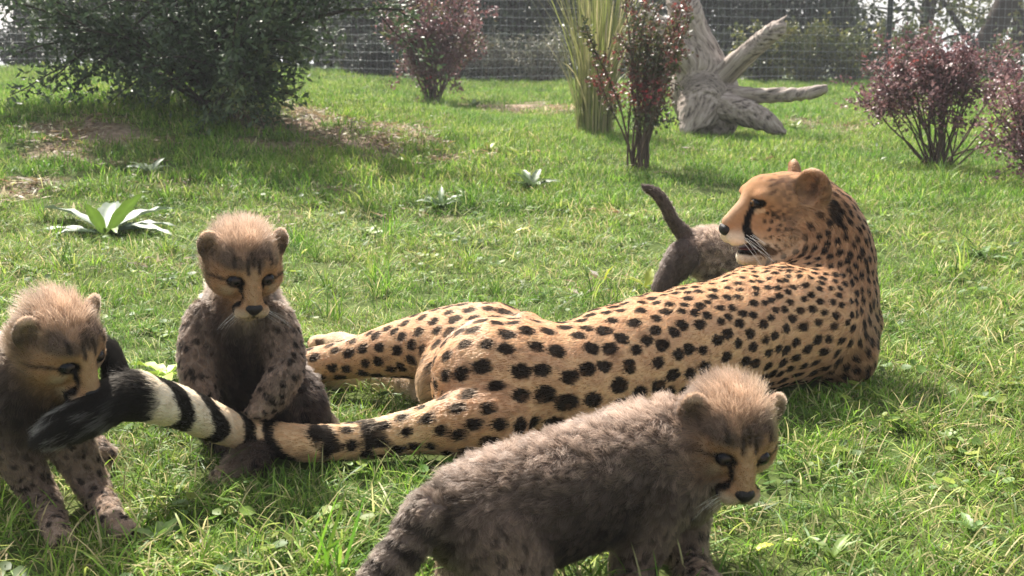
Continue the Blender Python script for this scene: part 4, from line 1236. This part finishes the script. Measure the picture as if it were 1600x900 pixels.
# ------------------------------------------------------------------ driftwood stump: an upturned, bleached root plate
def wood_mat():
    m, t, b = nt_mat("bleached wood")
    a = t.nodes.new('ShaderNodeAttribute'); a.attribute_name = 'grain'
    n = t.nodes.new('ShaderNodeTexNoise'); n.inputs['Scale'].default_value = 1.0; n.inputs['Detail'].default_value = 6; n.inputs['Roughness'].default_value = .62
    t.links.new(a.outputs['Vector'], n.inputs['Vector'])
    cr = t.nodes.new('ShaderNodeValToRGB'); e = cr.color_ramp.elements
    e[0].position = .34; e[0].color = (.045, .036, .032, 1); e[1].position = .68; e[1].color = (.46, .395, .345, 1)
    k = e.new(.46); k.color = (.27, .222, .19, 1)
    t.links.new(n.outputs['Fac'], cr.inputs[0])
    t.links.new(cr.outputs[0], b.inputs['Base Color']); b.inputs['Roughness'].default_value = .85; b.inputs['Specular IOR Level'].default_value = .15
    bp = t.nodes.new('ShaderNodeBump'); bp.inputs['Strength'].default_value = .9; bp.inputs['Distance'].default_value = .02
    t.links.new(n.outputs['Fac'], bp.inputs['Height']); t.links.new(bp.outputs['Normal'], b.inputs['Normal'])
    return m
M_WOOD = wood_mat()
def wood_obj(name, B, parent, h=.009, amp=.012):
    V, F = B.mesh(h); N = vnormals(V, F)
    fl, _, _ = B.attrs(V, .03); fl = unit(fl)
    Q = V - rb
    g = Q * 40 - fl * ((Q * fl).sum(1, keepdims=True)) * 38.8
    d = .6 * vnoise(g * .8, 7) + .4 * vnoise(g * 2.0, 9) - .5
    d2 = vnoise(V * 7, 8) - .5
    V = V + N * (d * amp * 2.0 + d2 * amp * .9)[:, None]
    me = mesh_np(name, V, F, M_WOOD, True)
    at = me.attributes.new('grain', 'FLOAT_VECTOR', 'POINT'); at.data.foreach_set('vector', g.astype(np.float32).ravel())
    return link(name, me, parent)
rb = G(1095, 214); Yr = rb[1]
stump = thing('driftwood_stump', 'bleached upturned tree stump with thick bare roots standing on the lawn', 'tree stump', rb)
R_ = lambda px, py, dy=0: P(px, py, Y=Yr + dy)
U = mpp(rb)
B = Body()
B.chain([R_(1105, 190), R_(1098, 140), R_(1092, 100), R_(1082, 55), R_(1070, 15), R_(1056, -45, .1)], np.array([36, 44, 33, 23, 21, 17]) * U, 'wood', .06)
B.chain([R_(1125, 190, -.1), R_(1120, 150, -.05), R_(1110, 120)], np.array([26, 30, 26]) * U, 'wood', .06)
B.chain([R_(1100, 150, -.12), R_(1085, 190, -.2), R_(1068, 222, -.25)], np.array([34, 24, 12]) * U, 'wood', .05)
B.ell(R_(1052, 205, -.12), np.eye(3), U * np.array([26, 34, 30]), k=.03, sub=True)
B.ell(R_(1112, 214, -.30), np.eye(3), U * np.array([30, 26, 15]), k=.03, sub=True)
wood_obj('trunk', B, stump)
def root_limb(pts, rad, sq=None):
    b = Body(); b.chain(pts, np.array(rad) * U * .74, 'wood', .02, sq=sq)
    e = np.asarray(pts[-1]); d = unit(e - np.asarray(pts[-2])); r0 = rad[-1] * U * .82
    for k in range(5):                                       # splintered end
        o = rng.normal(size=3); o = unit(o - d * np.dot(o, d)) * r0 * .75
        b.cone(e + o - d * r0 * 2.5, e + o * 1.1 + d * r0 * rng.uniform(.5, 2.2), r0 * .5, r0 * .12, 'wood', .008, flow=d)
    wood_obj('root', b, stump)
root_limb([R_(1090, 118, -.05), R_(1058, 80, -.1), R_(1036, 48, -.12), R_(1014, 22, -.15)], [30, 26, 20, 9])
root_limb([R_(1108, 135, -.05), R_(1142, 108, -.15), R_(1180, 74, -.25), R_(1206, 52, -.3), R_(1219, 42, -.3)], [32, 24, 19, 17, 12])
root_limb([R_(1108, 150, -.1), R_(1150, 148, -.2), R_(1205, 149, -.3), R_(1250, 147, -.35), R_(1286, 139, -.36)], [24, 16, 14, 12, 7])
root_limb([R_(1112, 160, -.1), R_(1150, 172, -.25), R_(1190, 186, -.32), R_(1222, 206, -.35)], [30, 27, 22, 9])
root_limb([R_(1140, 160, .1), R_(1150, 150, .15), R_(1156, 158, .2)], [16, 12, 6])

# ------------------------------------------------------------------ wire fence
FY = 14.4
fence = thing('wire_fence', 'tall wire mesh fence on dark green posts along the far edge of the lawn', 'fence', (0, FY, float(H(np.array([0.]), np.array([FY]))[0])))
M_WIRE = simple("galvanised wire", (.22, .24, .25), rough=.6, spec=.3)
M_POST = simple("painted post", (.018, .024, .022), rough=.7, var=.2, scale=20)
fx = lambda px: P(px, 100, Y=FY)[0]
def gz_(x, y=FY): return float(H(np.array([float(x)]), np.array([float(y)]))[0])
mb = MB(); X0, X1 = -6.9, 7.3
z0 = min(gz_(x) for x in np.linspace(X0, X1, 30)) + .02
for x in np.arange(X0, X1, .072):
    mb.tube([(x, FY, gz_(x) + .01), (x, FY, z0 + 2.1)], [.0011] * 2, 4, cap=False)
zs = list(np.arange(0, 2.1, .098))
for z in zs:
    pts = [(x, FY - .004 + .006 * math.sin(x * 1.7 + z * 3), z0 + z + .012 * math.sin(x * 2.2 + z * 5)) for x in np.linspace(X0, X1, 40)]
    mb.tube(pts, [.0015] * 40, 4, cap=False)
mb.build('wire_mesh', M_WIRE, fence)['kind'] = 'stuff'
pm = None
for px in (1388, 1003, 618, 233, -152):
    x = fx(px); z = gz_(x)
    if pm is None:
        m = MB(); m.tube([(0, 0, -.2), (0, 0, 2.3)], [.032] * 2, 10); m.tube([(0, 0, 2.3), (0, 0, 2.32)], [.038, .030], 10)
        pm = m.mesh('post', M_POST)
    o = link('post', pm, fence); o.location = Vector(o.location) + Vector((x, FY + .045, z))

# ------------------------------------------------------------------ shrubs and trees beyond the fence
hed = palette([[.055, .075, .022], [.10, .12, .03], [.17, .17, .04], [.25, .22, .05]], [3, 4, 3, 1.5])
gry = palette([[.10, .11, .07], [.16, .16, .11], [.22, .20, .15], [.07, .09, .05]], [3, 3, 2, 2])
drk = palette([[.014, .020, .014], [.022, .030, .018], [.035, .045, .024]], [4, 3, 2])
def far_base(px, y): x = P(px, 100, Y=y)[0]; return np.array([x, y, gz_(x, y)])
for px, y, lb, colr, n, h_, lz in (
        (1185, 15.4, 'yellow green hedge shrub beyond the fence, half behind the forked stump root', hed, 3600, .62, (.06, .035)),
        (1262, 15.5, 'yellow green hedge shrub beyond the fence, above the level stump root', hed, 3600, .66, (.06, .035)),
        (1335, 15.4, 'yellow green hedge shrub beyond the fence, left of the dark post', hed, 3400, .60, (.06, .035)),
        (1425, 15.6, 'green hedge shrub beyond the fence, right of the dark post', hed, 3200, .55, (.06, .035)),
        (1560, 15.6, 'green hedge shrub beyond the fence at the right end', hed, 3000, .45, (.06, .035)),
        (845, 15.3, 'pale grey shrub beyond the fence, left of the tall grass clump', gry, 2600, .62, (.05, .022)),
        (770, 15.5, 'grey green shrub beyond the fence, right of the purple bush', gry, 2600, .55, (.05, .022)),
        (590, 15.2, 'dark low shrub beyond the fence, left of the purple bush', drk, 2600, .50, (.06, .03)),
        (700, 15.9, 'dark low shrub beyond the fence, behind the purple bush', drk, 2600, .62, (.06, .03)),
        (30, 15.3, 'dark low shrub beyond the fence at the left end', drk, 2400, .45, (.06, .03))):
    shrub('fence_shrub', lb, 'shrub', far_base(px, y), fan(18, .75, h_ * .7, h_ * 1.1), None, colr, 'shrubs beyond the fence', lz, .10, n, lo=.1, twigs=5, stem_r=.008, twig_l=.26)
def tree(label, px, y, h, r, cols, leaves, lean=0.0, crown_lo=.9, lz=(.11, .07), limbs=9, wide=2.2):
    base = far_base(px, y)
    root = thing('tree', label, 'tree', base, 'trees beyond the fence')
    tr = MB(); p = branch_pts(base + np.array([0, 0, -.1]), (lean, 0, 1), h, .0, .05, 10)
    tr.tube(p, np.linspace(r * 1.25, r * .35, 10), 9)
    tr.build('trunk', M_TRUNK, root)
    lb = MB(); ends = []
    for i in range(limbs):
        t = rng.uniform(.12, .75); k = int(t * 9); a = rng.uniform(0, 6.283)
        q = branch_pts(p[k], (math.cos(a), math.sin(a) * .7, rng.uniform(.1, .8)), wide * rng.uniform(.6, 1.1), .05, .14, 8)
        lb.tube(q, np.linspace(r * .4, r * .08, 8), 6); ends.append(q)
        for j in range(4):
            s = int(rng.uniform(2, 8)); w = branch_pts(q[min(s, 7)], rng.normal(size=3) + np.array([0, 0, -.15]), wide * .45, .08, .2, 6)
            lb.tube(w, np.linspace(r * .12, r * .03, 6), 4); ends.append(w)
    lb.build('limbs', M_TRUNK, root)['kind'] = 'stuff'
    nb = int(leaves / 26)
    e = rng.integers(0, len(ends), nb); c0 = np.array([ends[i][rng.integers(1, len(ends[i]))] for i in e]) + rng.normal(size=(nb, 3)) * wide * .10
    c0[:, 2] = np.maximum(c0[:, 2], base[2] + crown_lo * rng.uniform(.6, 1.3, nb))
    C = np.repeat(c0, 26, 0) + rng.normal(size=(nb * 26, 3)) * .20
    D = rand_dirs(len(C), -.2); Nn = unit(np.cross(D, rng.normal(size=(len(C), 3))) + np.array([0, 0, .6])); Nn = unit(Nn - D * (Nn * D).sum(1, keepdims=True))
    V, F, c = leaf_quads(C, D, Nn, lz[0] * rng.uniform(.6, 1.3, len(C)), lz[1] * rng.uniform(.6, 1.3, len(C)), cols(C * .2, len(C)))
    link('crown', mesh_np('crown', V, F, M_LEAF, True, c), root)['kind'] = 'stuff'
tdk = palette([[.020, .030, .016], [.035, .048, .022], [.055, .070, .028], [.09, .10, .035]], [4, 4, 2, 1])
tlt = palette([[.05, .07, .025], [.09, .11, .035], [.16, .16, .045], [.22, .20, .06]], [3, 4, 3, 1.5])
for a in (
        ('dark dense tree beyond the fence, seen left of the purple bush', 560, 18.5, 5, .11, tdk, 9000, 0, .15),
        ('dark dense tree beyond the fence, above the purple bush', 690, 19.5, 5, .11, tdk, 9000, .05, .2),
        ('dark dense tree beyond the fence, between purple bush and tall grass', 800, 18.8, 5, .12, tdk, 9000, 0, .25),
        ('dark dense tree beyond the fence, behind the tall grass clump', 930, 20, 5, .12, tdk, 8000, 0, .3),
        ('dark tree beyond the fence, behind the stump\'s upright trunk', 1090, 19.5, 5, .10, tdk, 8000, .05, .3),
        ('dark tree beyond the fence, above the forked stump root', 1210, 19, 5, .11, tdk, 8500, 0, .3),
        ('dark tree beyond the fence, just left of the dark post', 1315, 20, 5, .11, tdk, 4500, 0, .35, (.11, .07), 7, 1.3),
        ('slim forked tree beyond the fence, just right of the dark post', 1445, 19.5, 5, .10, tlt, 1500, 0, .9, (.10, .06), 8, 1.5),
        ('thick leaning trunk beyond the fence, above the rounded purple bush', 1515, 19, 5, .17, tlt, 1100, .35, 1.2, (.10, .06)),
        ('second leaning tree beyond the fence, right of the thick leaning trunk', 1540, 21, 5.5, .14, tlt, 1000, .62, 1.3, (.10, .06)),
        ('thin tree beyond the fence at the right end', 1590, 22, 5, .08, tlt, 1000, 0, 1.1, (.10, .06)),
        ('dark tree beyond the fence, behind the evergreen shrub', 330, 19, 5, .12, tdk, 8000, 0, .2),
        ('dark tree beyond the fence at the left end', 30, 20, 5, .12, tdk, 8000, 0, .3)):
    tree(*a)
# far thicket that reads as one dark mass between the trees
nth = 9000
tx = rng.uniform(-9.5, 4.6, nth); ty = rng.uniform(23.5, 27, nth); tz = H(tx, ty) + rng.uniform(0, 1, nth) ** .8 * np.interp(tx, [-9.5, -2, 1.5, 3, 4.6], [1.9, 2.0, 1.6, .8, .3])
tC = np.stack([tx, ty, tz], 1); D = rand_dirs(nth); Nn = unit(np.cross(D, rng.normal(size=(nth, 3))))
V, F, c = leaf_quads(tC, D, Nn, .26 * rng.uniform(.6, 1.3, nth), .16 * rng.uniform(.6, 1.3, nth), tdk(tC * .2, nth))
tag(link('far_thicket', mesh_np('far_thicket', V, F, M_LEAF, True, c)), 'dark thicket of leaves far beyond the fence', None, None, 'stuff')

# ------------------------------------------------------------------ broad leaved plants and loose leaves on the lawn
M_DOCK = leaf_mat("dock leaf", transl=.25, rough=.5, spec=.3, vary=0, patch=False)
def leaf_mesh(L, W, bend, lift, col, wavy=.06, fold=.18, serr=0.0, seed=0):
    nu, nv = 11, 5
    r = random.Random(seed); V = []; C = []
    a = lift; p = np.array([0., 0, 0]); 
    for i in range(nu):
        t = i / (nu - 1)
        w = W * (math.sin(math.pi * min(1, t * .93 + .07)) ** .75) * (1 - .25 * t)
        if i == nu - 1: w = W * .04
        if serr: w *= 1 - serr * (i % 2)
        for j in range(nv):
            s = j / (nv - 1) * 2 - 1
            V.append([p[0], s * w * .5, p[2] + abs(s) * w * fold + wavy * W * math.sin(i * 2.1 + s * 2 + seed) * abs(s)])
            mid = abs(s) < .1
            k = (1.25 if mid else 1.0) * (.88 + .24 * r.random())
            C.append(np.array(col) * k)
        p = p + np.array([math.cos(a), 0, math.sin(a)]) * L / (nu - 1); a -= bend / (nu - 1)
    F = [[i * nv + j, (i + 1) * nv + j, (i + 1) * nv + j + 1, i * nv + j + 1] for i in range(nu - 1) for j in range(nv - 1)]
    return np.array(V), np.array(F), np.array(C)
def place_leaf(name, parent, base, yaw, geo, roll=0.0):
    V, F, C = geo
    cr, sr = math.cos(roll), math.sin(roll)
    V = np.stack([V[:, 0], V[:, 1] * cr - V[:, 2] * sr, V[:, 1] * sr + V[:, 2] * cr], 1)
    c, s = math.cos(yaw), math.sin(yaw)
    V = np.stack([V[:, 0] * c - V[:, 1] * s, V[:, 0] * s + V[:, 1] * c, V[:, 2]], 1) + base
    return link(name, mesh_np(name, V, F, M_DOCK, True, C), parent)
dk = G(165, 368)
dock = thing('dock_plant', 'large flat rosette of pale broad leaves on the lawn left of the sitting cub', 'weed plant', dk)
PALE = (.095, .135, .085); GRN = (.12, .20, .03)
for yaw, L, W, lift, bend, col, roll in ((2.55, .40, .085, .38, .45, PALE, .25), (1.75, .30, .10, .50, .5, PALE, .0), (.95, .32, .10, .42, .5, PALE, -.1), (3.25, .28, .07, .2, .45, PALE, 0),
                                         (-.35, .28, .08, .30, .6, PALE, 0), (.25, .24, .07, .35, .6, PALE, 0), (-1.7, .14, .06, 1.2, .4, GRN, .2), (-.5, .20, .07, 1.15, .5, GRN, -.4), (3.9, .18, .06, .3, .5, PALE, 0), (-1.0, .15, .05, .5, .8, GRN, 0)):
    place_leaf('leaf', dock, dk + np.array([math.cos(yaw), math.sin(yaw), .5]) * .015, yaw, leaf_mesh(L, W, bend, lift, col, seed=int(yaw * 100) % 97), roll)
n_w = 0
for px, py, sc, n, col, lb in (
        (690, 330, .12, 8, (.085, .14, .05), 'pale weed rosette on the lawn above the adult\'s hip'),
        (830, 300, .13, 9, (.085, .13, .055), 'pale grey weed rosette on the lawn left of the raised dark tail'),
        (735, 322, .09, 6, (.16, .21, .07), 'small weed rosette beside the pale one above the adult\'s hip'),
        (765, 240, .10, 6, (.25, .30, .05), 'yellow green weed with upright leaves on the lawn below the earth path'),
        (815, 250, .09, 5, (.25, .30, .05), 'yellow green weed right of its taller twin below the earth path'),
        (640, 262, .09, 6, (.30, .33, .06), 'yellow green weed beside the bare earth bank'),
        (235, 275, .10, 6, (.16, .20, .13), 'pale weed rosette behind the large dock plant'),
        (575, 375, .08, 6, (.17, .23, .06), 'small weed rosette on the lawn right of the sitting cub\'s head'),
        (1535, 415, .11, 7, (.10, .17, .05), 'green weed rosette on the lawn right of the adult\'s neck'),
        (1330, 520, .10, 6, (.20, .28, .05), 'yellow green weed behind the adult\'s shoulder'),
        (1460, 395, .08, 5, (.24, .30, .08), 'small green weed right of the adult\'s head'),
        (1240, 205, .10, 7, (.20, .25, .07), 'green weed beside the lowest stump root'),
        (740, 172, .13, 8, (.13, .18, .07), 'dark green weed clump at the foot of the purple bush'),
        (1010, 520 - 62, .08, 5, (.30, .34, .06), 'yellow green weed behind the adult\'s back'),
        (258, 596, .15, 6, (.26, .36, .05), 'bright light green broad leaf weed behind the striped tail'),
        (250, 860, .05, 6, (.16, .24, .06), 'small round leaved weed in front of the biting cub\'s paw'),
        (1480, 700, .045, 6, (.16, .23, .06), 'small weed in the lawn right of the walking cub'),
        (1520, 850, .045, 7, (.11, .18, .05), 'broad leaved weed near the lower right corner'),
        (1300, 890, .045, 6, (.15, .22, .05), 'yellow green weed at the lower edge right of the walking cub')):
    b = G(px, py); r = thing('weed_plant', lb, 'weed plant', b, 'weeds growing in the lawn')
    for k in range(n):
        yaw = k / n * 6.283 + random.uniform(-.35, .35)
        place_leaf('leaf', r, b + np.array([0, 0, .012]), yaw, leaf_mesh(sc * random.uniform(.7, 1.2), sc * .34 * random.uniform(.8, 1.2), random.uniform(.5, 1.2), random.uniform(.5, 1.1) if px != 258 else .25, np.array(col) * random.uniform(.8, 1.2), serr=.25 if n > 6 else .1, seed=k + int(px)), random.uniform(-.3, .3))
for px, py, L, col, lb, up in (
        (945, 448, .05, (.50, .55, .06), 'bright yellow green leaf standing in the grass behind the adult\'s back', 1.25),
        (471, 407, .03, (.50, .52, .06), 'small yellow leaf in the grass right of the sitting cub\'s head', .8),
        (1180, 884, .026, (.48, .52, .05), 'yellow leaf in the grass below the walking cub\'s chin', .5),
        (1224, 872, .022, (.32, .40, .06), 'pale green leaf in the grass right of the yellow one below the walking cub', .4),
        (805, 372, .05, (.40, .42, .07), 'yellow leaf lying on the lawn above the adult\'s waist', .5),
        (1105, 322, .035, (.45, .46, .06), 'yellow leaf on the lawn beside the adult\'s nose', .6),
        (1330, 235, .04, (.30, .20, .10), 'tan dead leaf on the lawn between stump and rounded bush', .5),
        (1376, 255, .035, (.42, .42, .36), 'pale dead leaf on the lawn left of the rounded bush', .6),
        (905, 320, .05, (.46, .36, .20), 'brown dead leaf on the lawn left of the raised tail', .3),
        (700, 232, .05, (.42, .40, .08), 'yellow leaf on the slope right of the bare earth bank', .6),
        (600, 236, .06, (.40, .36, .05), 'yellow leaf on the bare earth bank', .5)):
    b = G(px, py)
    o = link('fallen_leaf', None); bpy.data.objects.remove(o)
    V, F, C = leaf_mesh(L, L * .62, .5, up, col, seed=int(px))
    yaw = random.uniform(-1.2, .4)
    c, s = math.cos(yaw), math.sin(yaw)
    V = np.stack([V[:, 0] * c - V[:, 1] * s, V[:, 0] * s + V[:, 1] * c, V[:, 2] + .02], 1)
    o = link('fallen_leaf', mesh_np('fallen_leaf', V, F, M_DOCK, True, C)); o.location = b
    tag(o, lb, 'leaf', 'loose leaves on the lawn')
# ------------------------------------------------------------------ thin volume added to pale the distance, in place of lens veil
M_HZ = bpy.data.materials.new("veil_haze"); M_HZ.use_nodes = True
_t = M_HZ.node_tree; _t.nodes.remove(_t.nodes["Principled BSDF"])
_v = _t.nodes.new("ShaderNodeVolumePrincipled"); _v.inputs['Color'].default_value = (.93, .95, 1, 1); _v.inputs['Density'].default_value = .0024
_t.links.new(_v.outputs[0], _t.nodes['Material Output'].inputs['Volume'])
_m = MB(); _c = [(x, y, z) for x in (-420, 420) for y in (-70, 920) for z in (-2.5, 9)]
_m.add(_c, [[0, 1, 3, 2], [4, 6, 7, 5], [0, 4, 5, 1], [2, 3, 7, 6], [0, 2, 6, 4], [1, 5, 7, 3]])
tag(_m.build('veil_haze', M_HZ, None, False), 'thin added volume standing in for lens veil', None, None, 'stuff')
